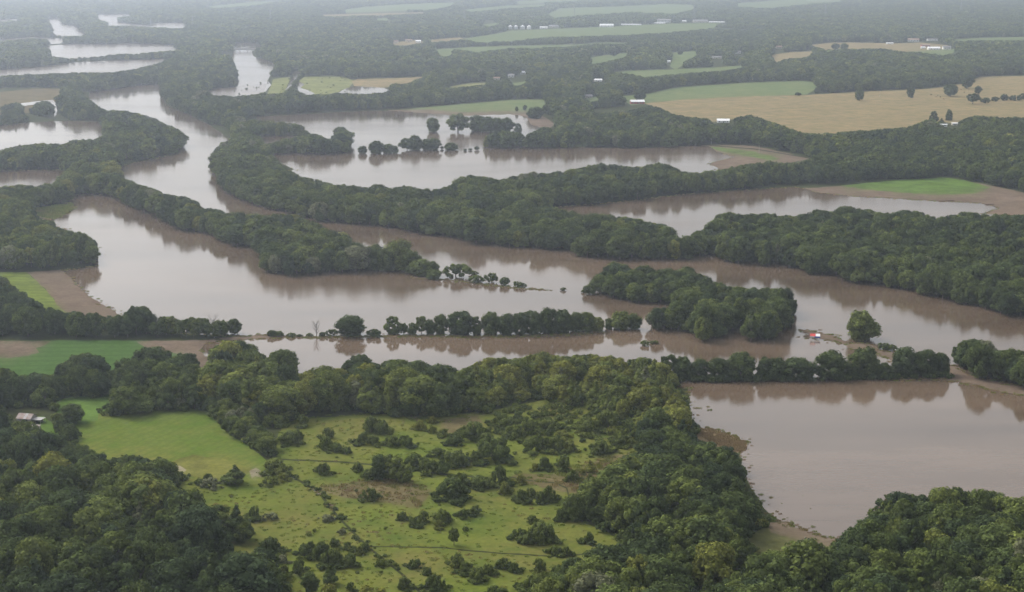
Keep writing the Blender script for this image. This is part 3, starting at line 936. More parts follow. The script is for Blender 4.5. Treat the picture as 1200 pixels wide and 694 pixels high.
# keep the crown inside the outline sideways
midr = np.clip((iy - .5 * H2 * px).astype(int) - MY0, 0, mask.shape[0] - 1)
for s in (-1, 1):
    cc_ = np.clip((ix + s * .24 * H2 * px).astype(int) - MX0, 0, mask.shape[1] - 1)
    ok &= mask[midr, cc_]
for (x0, y0, x1, y1) in CLEAR:
    ok &= ~((iy > y1 - 1) & (iy - H2 * px < y1) & (ix + .33 * H2 * px > x0) & (ix - .33 * H2 * px < x1) & (iy < y1 + 60)) & ~((abs(iy - y1) < 2) & (ix > x0) & (ix < x1))
cand, ix, iy, zc, w_, H2, TM, TS, px, lowf, avail = (a[ok] for a in (cand, ix, iy, zc, w_, H2, TM, TS, px, lowf, avail))
n_t = len(ix)
tint = np.clip(TM + lowf * TS * .4 + NR.normal(0, 1, n_t) * TS * .62, 0, .86)
tint[NR.random(n_t) < .012] = .98
wide = np.clip(np.exp(NR.normal(.03, .19, n_t)), .70, 1.5) * np.where(cand[:, 2] > 12, cand[:, 2] / 11.5, 1.0)
kidx = NR.integers(0, len(KINDS), n_t)
# the young wood is pointed, the far woods round
names = np.array([w[0] for w in ALLW])[w_]
yg = names == 'youngwood'
kidx[yg] = np.where(NR.random(yg.sum()) < .5, 6, kidx[yg])
rotz = NR.uniform(0, 6.28, n_t)

# which of the nearer trees show largest
order = np.argsort(zc)
cover = np.zeros(mask.shape, bool)
seen = np.zeros(n_t)
for i in order[:9000]:
    if zc[i] > 1500:
        break
    hp = H2[i] * px[i]
    rx, ry = .36 * hp * wide[i], .44 * hp
    cx_, cy_ = ix[i] - MX0, iy[i] - .54 * hp - MY0
    a0, a1, b0, b1 = int(cy_ - ry), int(cy_ + ry) + 1, int(cx_ - rx), int(cx_ + rx) + 1
    a0, b0 = max(a0, 0), max(b0, 0)
    if a1 <= a0 or b1 <= b0:
        continue
    gy_, gx_ = np.mgrid[a0:min(a1, mask.shape[0]), b0:min(b1, mask.shape[1])]
    e = ((gx_ - cx_) / rx) ** 2 + ((gy_ - cy_) / ry) ** 2 < 1
    sub = cover[a0:a0 + e.shape[0], b0:b0 + e.shape[1]]
    vis = e & ~sub
    fr = (gx_ + MX0 >= 0) & (gx_ + MX0 < 1200) & (gy_ + MY0 < 694)
    seen[i] = (vis & fr).sum()
    sub |= e
N_SINGLE = 290
single = np.argsort(-seen)[:N_SINGLE]
is_single = np.zeros(n_t, bool); is_single[single] = True

for nm, lo, hi, coll in (('forest_trees', 0, 1700, NEARS), ('flood_plain_woods', 1700, 3400, MIDS), ('distant_woods', 3400, 1e9, FARS)):
    k = (zc >= lo) & (zc < hi) & ~is_single
    zz = np.array([zat(a, b) for a, b in zip(ix[k], iy[k])]) if hi < 1e8 else np.full(k.sum(), 1.0)
    p3 = np.column_stack([cand[k, 0], cand[k, 1], zz - .15])
    sc = np.column_stack([H2[k] * wide[k], H2[k] * wide[k], H2[k]])
    scatter(nm, p3, sc, rotz[k], kidx[k], tint[k], coll)
print('trees', n_t, 'near', int((zc < 1700).sum()))


def tree(name, x, y, h, wd, kind, tn, rz, label, cat, group=None, pale=False, z=None, loc=None):
    z = zat(x, y) if z is None else z
    t = empty(name, loc if loc is not None else P(x, y, z) - Vector((0, 0, .1)), rz, (h * wd, h * wd, h))
    tag(t, label, cat, group)
    me = BUSHC[kind] if cat == 'bush' else CROWN[kind]
    c = bpy.data.objects.new('foliage' if cat == 'bush' else 'crown', me)
    COL.objects.link(c); c.parent = t; c['tint'] = float(tn)
    s = bpy.data.objects.new('stem' if cat == 'bush' else 'trunk', STEM if cat == 'bush' else (PALETRUNK if pale else TRUNK[kind]))
    COL.objects.link(s); s.parent = t
    return t


ZONE = {   # name, then phrases for thirds across and thirds down
 'bottomleft': ('the dark barn wood', ('the outer side', 'the middle', 'the meadow side'), ('by the bright field', 'halfway down', 'at the foot')),
 'bottomright': ('the lake shore wood', ('the meadow end', 'the muddy bay', 'the outer end'), ('against the lake', 'halfway down', 'at the foot')),
 'domewood': ('the domed wood', ('the meadow side', 'the crest', 'the lake side'), ('at the top', 'halfway down', 'at the foot')),
 'centrewood': ('the tall meadow wood', ('the field end', 'the middle', 'the young wood end'), ('against the water', 'halfway down', 'above the meadow')),
 'youngwood': ('the young wood', ('the tall wood end', 'the middle', 'the lake end'), ('against the water', 'halfway down', 'above the scrub')),
 'barnwood': ('the trees behind the barn', ('the outer side', 'the middle', 'the tall wood end'), ('by the green crop', 'halfway down', 'by the lawn')),
 'fieldhedge': ('the bright field hedge', ('the barn end', 'the middle', 'the ditch end'), ('at the top', 'halfway down', 'at the foot')),
 'rightbelt': ('the right flooded belt', ('the narrow end', 'the middle', 'the outer end'), ('at the back', 'in between', 'at the front')),
 'island': ('the flooded island', ('the bush tip', 'the middle', 'the shelter end'), ('at the back', 'in between', 'at the front')),
 'centrebelt': ('the centre belt', ('the bend', 'the middle', 'the narrow end'), ('at the back', 'in between', 'at the front')),
 'leveewood': ('the mud field row', ('the outer end', 'the middle', 'the bare levee end'), ('at the back', 'in between', 'at the front')),
 'peninsula': ('the long wooded spit', ('the root', 'the middle', 'the tip'), ('at the back', 'in between', 'at the front')),
 'westwood': ('the west wood', ('the outer side', 'the middle', 'the lake side'), ('at the back', 'in between', 'at the mud field')),
 'rightwood': ('the levee bank wood', ('the opening side', 'the middle', 'the outer side'), ('at the back', 'in between', 'at the lake')),
}
ADJ = [(.17, 'blue-green'), (.32, 'dark green'), (.50, 'mid green'), (.70, 'olive green'), (.945, 'yellow-green'), (2, 'pale grey-green')]
SHAPE = {'broad': 'round', 'tall': 'slender', 'open': 'loose', 'cone': 'pointed'}
zbox = {}
for i in single:
    z = zbox.setdefault(names[i], [1e9, -1e9, 1e9, -1e9])
    z[0] = min(z[0], ix[i]); z[1] = max(z[1], ix[i]); z[2] = min(z[2], iy[i]); z[3] = max(z[3], iy[i])
texts = {}
for i in single:
    adj = next(a for lim, a in ADJ if tint[i] < lim)
    zn, xp, yp = ZONE.get(names[i], ('the flooded woods', ('the near end', 'the middle', 'the far end'), ('at the back', 'in between', 'at the front')))
    z = zbox[names[i]]
    q = xp[min(2, int(3 * (ix[i] - z[0]) / (z[1] - z[0] + 1e-6)))]
    v = yp[min(2, int(3 * (iy[i] - z[2]) / (z[3] - z[2] + 1e-6)))]
    texts.setdefault(f'{SHAPE[KINDS[kidx[i]]]} {adj} tree {v}, {q[4:]} of {zn}', []).append(i)
for txt, members in texts.items():
    members.sort(key=lambda i: -H2[i])
    for r_, i in enumerate(members):
        lab = txt
        if len(members) == 2:
            lab = ('taller ', 'lower ')[r_] + txt
        elif len(members) == 3:
            lab = ('tallest ', 'middling ', 'lowest ')[r_] + txt
        elif len(members) > 3:
            lab = ('tall ' if r_ < len(members) / 2 else 'low ') + txt
        if len(lab.replace(',', '').split()) > 16: lab = lab.replace(SHAPE[KINDS[kidx[i]]] + ' ', '', 1)
        if len(lab.replace(',', '').split()) > 16: lab = lab.replace('the ', '', 1)
        tree('tree', ix[i], iy[i], H2[i], wide[i], int(kidx[i]), tint[i], rotz[i], lab, 'tree', txt.replace(' tree ', ' trees '), loc=(cand[i, 0], cand[i, 1], zat(ix[i], iy[i]) - .15))
# ------------------------------------------------------------------ single trees one can point to
# x, foot y, crown width px, height px, shape index, tint, label
LONE = [
 (1009,402,29,34,0,.60,'lone loose tree on the sandbar beside the red roofed shelter'),
 (411,396,29,24,0,.12,'dense dark round tree on the thin levee beside the leafless tree'),
 (460,393.5,13,21,3,.45,'slender tree on the levee right of a low spreading bush'),
 (473,393.5,9,14,4,.35,'small tree between two slender trees on the broken levee row'),
 (484,393.5,10,14,0,.40,'small tree ending the short levee row before a gap of water'),
 (494,393.5,12,22,4,.50,'thin crowned tree starting the longer levee tree row'),
 (504,394,11,18,0,.22,'dark low tree second in the longer levee row'),
 (517,394,14,23,0,.40,'grey green tree beside the big dark tree on the levee'),
 (540,394.5,26,28,0,.10,'biggest dark round tree in the middle of the levee row'),
 (558,394,10,21,3,.35,'slender tree just right of the biggest dark levee tree'),
 (575,394.5,18,26,0,.42,'light green tree between dark trees on the levee row'),
 (594,395,18,25,0,.14,'dark tree left of the tall pair on the levee'),
 (609,395,18,26,0,.18,'dark tree in the densest part of the levee row'),
 (624,395,19,29,0,.24,'broad dark tree left of the tallest levee crowns'),
 (642,394,22,31,0,.16,'tallest dark crown of the levee row, near its water gap'),
 (660,393,20,27,0,.20,'dark tree right of the tallest levee crown'),
 (675,392,16,24,0,.28,'mid green tree near the right end of the levee row'),
 (688,391,17,23,0,.46,'light green tree beside the yellowish end of the levee row'),
 (700,390,14,17,0,.72,'yellowish tree at the end of the levee row by the gap'),
 (714,387,9,13,0,.40,'small tree alone just past the gap in the levee row'),
 (728,388,20,21,0,.56,'bright round tree beyond the levee gap, first before the island'),
 (743,388,14,19,0,.34,'tree second from the levee gap, beside the flooded island'),
 (440,320,22,30,0,.34,'rounded tree where the wooded spit begins to thin out'),
 (453,321,18,28,0,.40,'middle tree of the thinning wooded spit'),
 (467,321,30,37,0,.62,'tall pale broad tree near the tip of the wooded spit'),
 (483,323,18,26,0,.38,'dark tree right of the tall pale one on the spit'),
 (494,325,22,19,0,.48,'low broad tree near the tip of the wooded spit'),
 (506,325,14,17,0,.30,'small dark tree at the tip of the wooded spit'),
 (509,328,16,11,7,.45,'low tree where the flooded island narrows to a drowned bank'),
 (784,447,22,32,4,.18,'dark loose tree standing in water where the lake levee leaves the young wood'),
 (801,447,22,28,0,.22,'dark tree second along the lake levee from the young wood'),
 (820,447,22,26,0,.15,'low dark tree third along the lake levee'),
 (842,448,24,28,0,.20,'dark tree fourth along the lake levee beside a tall round one'),
 (868,448,33,35,0,.26,'tall round tree left of the narrow water gap in the lake levee'),
 (896,447,17,28,3,.14,'dark narrow tree just past the water gap in the lake levee'),
 (910,447,23,27,0,.16,'dark low tree left of the widest low crown on the lake levee'),
 (936,447,36,27,0,.12,'widest low dark crown on the lake levee'),
 (974,447,37,34,0,.24,'big loose tree on the lake levee below the shelter'),
 (999,445,14,18,0,.22,'small tree between two big crowns below the sandbar'),
 (1013,445,33,38,0,.32,'tall tree on the lake levee in front of the lone sandbar tree'),
 (1035,445,19,19,0,.28,'low tree in a dip of the lake levee row'),
 (1060,444,31,36,0,.10,'very dark tree of the pair by the bare levee opening'),
 (1084,444,28,33,0,.14,'dark tree beside the very dark one by the levee opening'),
 (1102,443,18,30,0,.20,'last tree of the row before the bare levee opening'),
 (822,392,13,23,3,.55,'slender light tree standing in water before the flooded island'),
 (790,306,20,27,0,.34,'tree closing the gap at the end of the centre belt'),
 (804,306,22,27,0,.30,'tree at the start of the right flooded belt by the narrow gap'),
 (507.5,157,13,17,0,.45,'small round tree standing alone in the flooded field'),
 (537,158,22,23,4,.48,'pale loose tree in the flooded field beside the square clump'),
 (560,156,17,19,0,.24,'dark tree heading the square clump in the flooded field'),
 (571,157,16,18,0,.24,'second dark tree of the square clump in the flooded field'),
 (583,157,15,17,0,.28,'third tree of the square clump in the flooded field'),
 (594,156,14,16,0,.28,'last tree of the square clump in the flooded field'),
 (607,157,6,11,3,.25,'tiny slender tree just right of the square flooded clump'),
 (425,181,9,9,7,.30,'tiny tree in the flooded field nearest the wooded spit'),
 (441,182,14,15,0,.25,'low tree left of the broken flooded tree line'),
 (455,181,12,11,0,.32,'second low tree of the broken flooded tree line'),
 (463,181,7,9,7,.34,'smallest tree of the left clump in the broken tree line'),
 (477,178,14,15,4,.25,'loose tree starting the middle clump of the flooded line'),
 (486,178,14,18,0,.25,'tallest tree of the middle clump of the flooded line'),
 (500,177.5,10,13,0,.26,'tree between the two crowns of the middle flooded clump'),
 (508,177.5,14,14,0,.30,'right hand crown of the middle flooded clump'),
 (528,177,13,9,7,.35,'low bushy tree ending the middle flooded clump'),
 (1007,118,10,13,0,.35,'lone tree by the utility pole in the tan pasture'),
 (1067,115,9,13,0,.18,'dark small tree in the tan pasture left of the cattle'),
 (1114,113,15,14,0,.22,'broad dark tree in the tan pasture beside the cattle'),
 (1133,104,14,17,0,.16,'dark tree at the wood corner above the tan pasture'),
 (1146,110,8,9,0,.25,'small tree alone right of the cattle in the tan pasture'),
 (1140,122,14,13,4,.22,'loose dark tree at the end of the pasture hedge'),
 (750,118,14,13,0,.20,'dark round tree behind the red walled house'),
 (979,58,9,7,0,.22,'small round tree in the far tan field'),
 (989,60,9,9,0,.34,'tall small tree beside the round one in the far tan field'),
 (627,141,16,14,0,.20,'dark round tree on the bare shore of the flooded field'),
 (641,135,10,13,0,.32,'pale tree behind the dark one on the bare shore'),
 (652,131,9,14,0,.26,'small dark tree among the shore trees by the green field'),
 (605.5,131,3.5,6,3,.30,'tiny tree at the edge of the far green field'),
 (615,130,5,7,0,.30,'small bushy tree at the edge of the far green field'),
 (719,66,12,10,0,.20,'dark tree at the head of the farmyard lawn'),
 (1094,146,7,14,3,.14,'dark narrow tree behind the white trailer'),
 (1112,144,7,14,3,.16,'leaning narrow tree beside the white trailer'),
 (1103,148,7,9,6,.24,'short pointed tree between the two by the white trailer'),
]
levee_low = []                                 # sprouts and low boughs in the water under the lake levee trees
for (x, y, w, h, kd, tn, lab) in LONE:
    if 442 < y < 449 and x < 1120:
        for k in range(9):
            sx_ = x + NR.uniform(-.62, .62) * w
            levee_low.append((*P(sx_, y + NR.uniform(-2.5, .6), 0), NR.uniform(2.0, 4.5), NR.uniform(.12, .4)))
for i, (x, y, w, h, kd, tn, lab) in enumerate(LONE):
    hm = h / ppm(y) / .985
    deep = 140 < y < 450
    if deep: hm *= 1.12 if y < 430 else 1.05; w *= 1.05 if y < 430 else .98
    k = kd if kd else (0, 1, 2, 5, 7)[i % 5]
    base = {3: .52, 4: .74, 6: .56, 7: .76}.get(k, .76)
    tree('flooded_tree' if 140 < y < 450 and y not in (146, 144, 148) else 'field_tree', x, y, hm, w / h / base, k, min(.9, tn + .06), i * 2.1, lab, 'tree', z=-.12 * hm if deep else None)

# twin trees and the small trees of the meadow, taller than wide
MEADOWTREE = [
 (278,633,25,43,6,.26,'tall pointed dark tree at the meadow edge below the bright field'),
 (285,636,21,24,2,.62,'light green small tree at the foot of the tall pointed one'),
 (276,567,21,23,6,.46,'pointed tree at the bottom corner of the bright field'),
 (445,562,19,29,1,.20,'dark tall tree leading the clump in the middle of the meadow'),
 (456,562,16,29,3,.66,'light slender tree beside the dark one in the meadow clump'),
 (465,563,16,28,3,.70,'second light slender tree of the meadow clump'),
 (474,566,14,22,3,.64,'shorter light tree ending the meadow clump'),
 (518,555,13,25,6,.40,'pointed tree right of the meadow clump'),
 (555,541,9,14,6,.62,'small bright pointed tree in the scrub'),
 (377,660,17,25,0,.42,'grey green tree of the group near the meadow ditch'),
 (388,684,15,25,6,.34,'pointed tree at the bottom edge of the meadow'),
 (364,696,18,25,1,.34,'tree at the bottom edge of the meadow left of the bright bush'),
 (85,496,25,22,0,.34,'round tree alone on the lawn by the barn'),
 (532,639,12,22,4,.58,'thin sparse sapling standing alone in the meadow'),
 (691,553,10,15,6,.86,'yellow sapling on the bare brown ground'),
]
for i, (x, y, w, h, kd, tn, lab) in enumerate(MEADOWTREE):
    base = {3: .52, 4: .74, 6: .56}.get(kd, .76)
    tree('meadow_tree', x, y, h / ppm(y) / .95, w / h / base, kd, tn, i * 1.7, lab, 'tree')

# ------------------------------------------------------------------ bushes: x, foot y, width px, height px, tint
BUSH = [(243,565,9,11,.2),(247,571,17,12,.98),(233,568,12,7,.3),(257,600,14,9,.15),(298,609,10,18,.25),(315,609,15,8,.98),(323,553,22,17,.55),(332,562,13,9,.62),(329,557,14,10,.6),
 (317,567,16,10,.5),(378,556,14,14,.35),(420,552,10,11,.35),(380,527,11,9,.25),(395,529,15,10,.25),(406,532,9,10,.25),(434,562,18,14,.3),(487,547,20,17,.2),(502,554,20,18,.35),(537,545,24,19,.35),
 (577,538,34,28,.18),(512,535,18,10,.3),(531,584,31,26,.06),(540,570,16,18,.35),(560,571,24,14,.3),(572,572,14,14,.45),(585,568,16,24,.25),(592,580,11,17,.6),(434,587,15,17,.3),(472,610,10,12,.35),
 (485,617,11,13,.3),(497,612,12,14,.4),(519,613,16,18,.4),(514,620,8,12,.65),(544,607,12,12,.2),(557,603,12,12,.3),(546,622,8,5,.2),(384,611,13,9,.98),(401,626,9,7,.98),(317,647,18,20,.14),(330,649,12,9,.2),
 (305,649,10,8,.2),(358,653,14,18,.2),(364,645,10,12,.3),(388,662,20,22,.35),(391,640,10,11,.3),(408,645,9,11,.4),(411,664,13,18,.3),(422,650,7,12,.6),(428,646,8,11,.25),(416,648,9,8,.3),(352,674,13,20,.35),
 (331,659,12,10,.98),(333,674,11,14,.6),(385,702,17,20,.84),(433,705,29,19,.74),(412,693,8,12,.3),(446,664,10,10,.35),(473,690,14,15,.35),(486,665,14,11,.14),(500,674,9,11,.25),(511,691,17,19,.2),(536,664,15,18,.5),
 (546,671,16,14,.3),(559,680,17,17,.4),(572,674,11,15,.5),(591,666,14,13,.25),(579,697,16,12,.2),(611,589,13,17,.25),(632,589,10,15,.3),(622,583,9,13,.4),(644,588,13,20,.35),(610,567,9,13,.7),(638,550,12,16,.2),
 (660,551,14,20,.35),(627,552,6,11,.75),(672,564,12,14,.35),(682,556,7,8,.7),(703,558,8,5,.3),(691,563,6,9,.5),(609,631,15,13,.2),(621,638,13,16,.3),(633,635,26,27,.35),(624,613,12,10,.4),(690,637,9,15,.2),
 (660,610,14,17,.2),(671,598,9,12,.15),(650,650,14,12,.3),(664,652,10,13,.4),(631,668,13,15,.5),(603,671,9,14,.3),(657,676,12,15,.3),(626,693,20,24,.4),(669,693,15,15,.3),(354,499,12,14,.4),(319,500,18,16,.35),
 (330,498,15,14,.4),(339,520,20,17,.35),(349,514,9,12,.3),(384,513,11,13,.4),(435,507,14,22,.4),(447,508,14,18,.35),(492,504,9,13,.8),(507,497,8,10,.7),(507,508,7,10,.6),(520,512,9,11,.5),(530,521,16,14,.14),
 (555,515,26,22,.3),(424,521,11,14,.3),(437,522,11,13,.4),(460,523,14,14,.4),(475,523,16,14,.2),(382,526,14,16,.3),(630,528,22,20,.3),(652,530,16,20,.45),(605,512,18,16,.4),(615,505,20,18,.4),(703,533,18,18,.4),
 (690,508,22,18,.45),(713,503,24,24,.45),(668,528,14,14,.6),(590,500,20,16,.35),(570,520,16,14,.4),(728,522,16,14,.42),(640,505,18,14,.5),(660,515,16,12,.62)]
def meadow_place(x, y):
    if y > 655: return 'at the bottom edge of the meadow'
    if x < 300: return 'under the bright field'
    if x < 345 and y < 575: return 'at the head of the meadow ditch'
    if y < 512: return 'against the tall wood behind the meadow'
    if x > 595 and y < 570: return 'on the bare brown ground'
    if x > 595: return 'before the domed wood'
    if y < 590: return 'in the upper meadow' if x < 480 else 'in the scrub of the upper meadow'
    return 'beside the meadow ditch' if x < 432 else 'in the open middle meadow'
def bush_name(w, h, tn):
    size = 'tiny' if h < 10 else 'small' if h < 15 else 'medium' if h < 20 else 'large'
    shp = 'low' if w > 1.25 * h else 'upright' if w < .75 * h else 'round'
    col = next(a for lim, a in ADJ if tn < lim)
    return f'{size} {shp} {col} bush'
NEAR_WORD = ['beside a taller bush', 'standing alone', 'next to a smaller bush', 'touching its neighbour']
labs = []
for (x, y, w, h, tn) in BUSH:
    d = sorted((math.hypot(x - b[0], (y - b[1]) * 1.6), b) for b in BUSH if b[:2] != (x, y))[0]
    rel = 'standing alone' if d[0] > 26 else ('beside a taller bush' if d[1][3] > h else 'beside a lower bush')
    labs.append((bush_name(w, h, tn) + ' ' + rel + ' ' + meadow_place(x, y)))
for lab in sorted(set(labs)):
    mem = sorted([i for i in range(len(labs)) if labs[i] == lab], key=lambda i: -BUSH[i][3] - .01 * BUSH[i][2])
    if len(mem) > 1:
        for r_, i in enumerate(mem):
            labs[i] = ('taller ', 'lower ', 'lowest ', 'least ')[r_ if len(mem) == 2 else min(r_, 3)] + lab if len(mem) == 2 else ('tallest ', 'middling ', 'lowest ', 'least ')[min(r_, 3)] + lab
for i, lab in enumerate(labs):
    if len(lab.split()) > 16: labs[i] = lab.replace(' the upper meadow', ' upper meadow').replace(' bush beside a ', ' bush by a ').replace('standing alone', 'alone').replace(' the ', ' ', 1)
for i, ((x, y, w, h, tn), lab) in enumerate(zip(BUSH, labs)):
    tree('bush', x, y, h / ppm(y) / .9, w / h * .78, i % 5, tn if tn > .9 else min(.88, .28 + tn * .85), i * 1.3, lab, 'bush', 'bushes scattered over the meadow')
WATERBUSH = [
 (534,325.5,27,17,.52,'big round bush on the drowned bank, largest of its line'),(559,331,16,9,.45,'low bush second along the drowned bank'),(576,331,14,12,.50,'taller round bush third along the drowned bank'),
 (591,334,11,10,.42,'small bush fourth along the drowned bank'),(606,336,9,7,.45,'left bush of the pair at the drowned bank end'),(613,337,8,6,.40,'right bush of the pair at the drowned bank end'),
 (660,340.5,6,4,.40,'tiny bush alone in the river past the drowned bank'),(684,343,6,4,.45,'tiny bush by the tip of the flooded island'),(691,345,15,12,.48,'round bush at the tip of the flooded island'),
 (439,394,16,9,.22,'low dark spreading bush on the levee between trees'),(388,393.5,12,8,.40,'low bush between leafless tree and dark round tree'),(363,394,7,4,.5,'tiny bush at the foot of the leafless levee tree'),
 (325,393.5,14,6,.45,'low bush ending the wooded part of the levee'),(318,394,10,8,.3,'dark low bush next to the last levee tree'),(1036,410,13,9,.35,'bush on the sandbar spit right of the lone tree'),(1046,411,9,8,.50,'paler bush at the end of the sandbar spit'),
  (341,394.5,9,5,.45,'low scrap of bush on the bare levee left of the leafless tree'),(351,394.8,6,3.5,.4,'tiny scrap of bush on the bare levee nearest the leafless tree'),(378,394.5,7,6,.45,'small bush right of the leafless levee tree'),
 (756,405,9,7,.60,'bright little bush in the water before the island'),(766,403,9,4,.5,'flat little bush in the water before the island'),(555,322,10,5,.45,'scrap of bush on the river side of the drowned bank'),
 (518,175,4,4,.3,'speck of bush in the flooded field gap'),(545,177,4,3,.3,'left speck of bush before the flooded field belt'),(551,176.5,4,3,.3,'middle speck of bush before the flooded field belt'),(559,176,5,5,.3,'right speck of bush before the flooded field belt'),
 (1155,121,10,7,.22,'dark bush in the pasture hedge by the loose tree'),(1166,119,9,6,.22,'low bush in the pasture hedge'),(1177,118,9,8,.2,'taller bush in the pasture hedge'),(1189,118,11,7,.24,'wide bush in the pasture hedge'),(1200,117,12,8,.2,'bush ending the pasture hedge at the frame edge'),
 (935,112,7,4,.2,'low bush where green field meets tan pasture'),
 (790,57,5,4,.25,'small bush on the farmyard lawn'),(797,64,6,5,.25,'round bush on the farmyard lawn')]
for i, (x, y, w, h, tn, lab) in enumerate(WATERBUSH):
    tree('bush', x, y, h / ppm(y) / .9, w / h * .78, i % 5, tn, i * 1.9, lab, 'bush')

# leafless trees
M_DEADWOOD = simple_mat('dead wood', (.24, .22, .20), .9, var=.2)
def bare(x, y, h, seed, label):
    r = random.Random(seed)
    hm = h / ppm(y)
    t = empty('dead_tree', P(x, y, zat(x, y)) - Vector((0, 0, .1)))
    tag(t, label, 'tree')
    tr = MB().tube([(0,0,-.3),(.1,0,hm*.3),(-.1,.1,hm*.6),(.1,0,hm)], [.26,.22,.14,.05], 6)
    tr.build('trunk', M_DEADWOOD, t)
    for k in range(14):
        a = k * 2.4; z0 = hm * (.18 + .05 * k); L = hm * r.uniform(.3, .5)
        b = MB()
        e = Vector((math.cos(a) * L * .6, math.sin(a) * L * .6, z0 + L * .8))
        m_ = Vector((math.cos(a) * L * .35, math.sin(a) * L * .35, z0 + L * .35))
        b.tube([(0,0,z0), m_, e], [.17,.12,.04], 5)
        for q in range(3):
            p = m_.lerp(e, q / 3); b.tube([p, p + Vector((r.uniform(-1,1), r.uniform(-1,1), r.uniform(.5,1.2))) * L * .28], [.08, .03], 4)
        b.build('branch', M_DEADWOOD, t)
bare(371, 394, 17, 1, 'leafless grey tree on the thin levee amid the water')
bare(251, 396, 25, 2, 'bare grey tree poking above the levee row by the mud field')

# ------------------------------------------------------------------ low growth nobody could count
def blade_geo(seed, n, h, spread):
    r = random.Random(seed)
    V, F, T = [], [], []
    for k in range(n):
        a, d = r.uniform(0, 6.28), spread * math.sqrt(r.random())
        x, y = math.cos(a) * d, math.sin(a) * d
        w, l = r.uniform(.05, .12), r.uniform(.55, 1.0) * h
        b2 = r.uniform(0, 6.28); dx, dy = math.cos(b2) * w, math.sin(b2) * w
        lx, ly = r.uniform(-.35, .35) * l, r.uniform(-.35, .35) * l
        b = len(V)
        V += [[x-dx,y-dy,0],[x+dx,y+dy,0],[x+dx*.5+lx,y+dy*.5+ly,l],[x-dx*.5+lx,y-dy*.5+ly,l]]
        F.append((b,b+1,b+2,b+3)); T.append(min(1, max(0, r.gauss(.5,.2))))
    return V, F, T
M_TREELEAF = M_LEAF
M_LEAF = leaf_mat('grass blades', [(0.0, (.095, .140, .026)), (.4, (.130, .175, .030)), (.65, (.180, .190, .045)), (.85, (.23, .175, .08)), (1.0, (.23, .165, .10))])
TUFTS = make_shapes('grass_tuft', [leaf_mesh('grass_tuft', blade_geo(k, 46, .55, 1.1)) for k in range(4)])
M_LEAF = M_TREELEAF
SHRUBS = make_shapes('shrub_shape', [leaf_mesh('shrub_shape', crown_geo(700 + i, 160, .26, 'bush')) for i in range(4)])

def strew(name, poly, spacing, hmin, hmax, tlo, thi, coll, n_kinds=4, keep=1.0, wide_=1.0, avoid=True, sink=0.0):
    xs = [p[0] for p in poly]; ys = [p[1] for p in poly]
    q = PN(np.array([min(xs), max(xs), min(xs), max(xs)]), np.array([min(ys), min(ys), max(ys), max(ys)]))
    X, Y = np.meshgrid(np.arange(q[:,0].min(), q[:,0].max(), spacing), np.arange(q[:,1].min(), q[:,1].max(), spacing))
    X = (X + NR.uniform(-.5,.5,X.shape)*spacing).ravel(); Y = (Y + NR.uniform(-.5,.5,Y.shape)*spacing).ravel()
    zc_ = Y * CP + CAM_H * SP
    ix_ = CX + FPX * X / zc_; iy_ = CY - FPX * (Y * SP - CAM_H * CP) / zc_
    k = inside(poly, ix_, iy_)
    lf = np.sin(X*.05+1.7*np.sin(Y*.043))*np.cos(Y*.037+np.sin(X*.029))
    k &= NR.random(len(k)) < keep * np.clip(.75 + .5*lf, .15, 1)
    if avoid:
        for nm, key, w, ln in TRACK:
            k &= ~inside(ribbon(ln, w + .4), ix_, iy_)
    X, Y, ix_, iy_, lf = X[k], Y[k], ix_[k], iy_[k], lf[k]
    n = len(X)
    h = NR.uniform(hmin, hmax, n)
    z = np.array([zat(a, b) for a, b in zip(ix_, iy_)]) - sink
    tn = np.clip(tlo + (thi - tlo) * (.5 + .35*lf + NR.normal(0,.22,n)), 0, 1)
    return scatter(name, np.column_stack([X, Y, z]), np.column_stack([h*wide_*NR.uniform(.8,1.3,n), h*wide_, h]), NR.uniform(0,6.28,n), NR.integers(0,n_kinds,n), tn, coll)
MEADOW_POLY = OPEN[0][2]
strew('meadow_grass', MEADOW_POLY, 2.6, .3, .8, .1, .85, TUFTS, keep=.45, wide_=1.4)
strew('dry_weeds', OPEN[3][2], 3.6, .8, 2.0, .6, .95, TUFTS, keep=.7)
strew('dry_weeds', OPEN[1][2], 2.6, .8, 2.0, .5, 1.0, TUFTS)
strew('meadow_scrub', MEADOW_POLY, 8.0, .5, 1.7, .4, .95, SHRUBS, keep=.16)
sat = []
for (x, y, w, h, tn) in BUSH:                 # low growth round the foot of every bush
    for k in range(int(3 + w / 3)):
        a = NR.uniform(0, 6.28); d = NR.uniform(.35, 1.0) * w
        sx_, sy_ = x + math.cos(a) * d, y - 1 + math.sin(a) * d * .35
        hh = NR.uniform(.15, .45) * h / ppm(y)
        sat.append((*P(sx_, sy_, zat(sx_, sy_)), min(hh, 2.6), tn if tn > .9 else min(.85, tn + NR.uniform(0, .35))))
for nm, key, w, ln in TRACK[:1]:               # weeds along the ditch
    for a_, b_ in zip(ln[:-1], ln[1:]):
        for q in range(7):
            f = NR.random()
            sx_, sy_ = a_[0] + (b_[0] - a_[0]) * f + NR.choice([-1, 1]) * NR.uniform(2.0, 5.5), a_[1] + (b_[1] - a_[1]) * f
            if sy_ < 760: sat.append((*P(sx_, sy_, zat(sx_, sy_)), NR.uniform(.5, 1.6), NR.uniform(.2, .75)))
sat = np.array(sat)
scatter('low_scrub', sat[:, :3], np.column_stack([sat[:, 3] * 1.5, sat[:, 3] * 1.5, sat[:, 3]]), NR.uniform(0, 6.28, len(sat)), NR.integers(0, 4, len(sat)), sat[:, 4], SHRUBS)
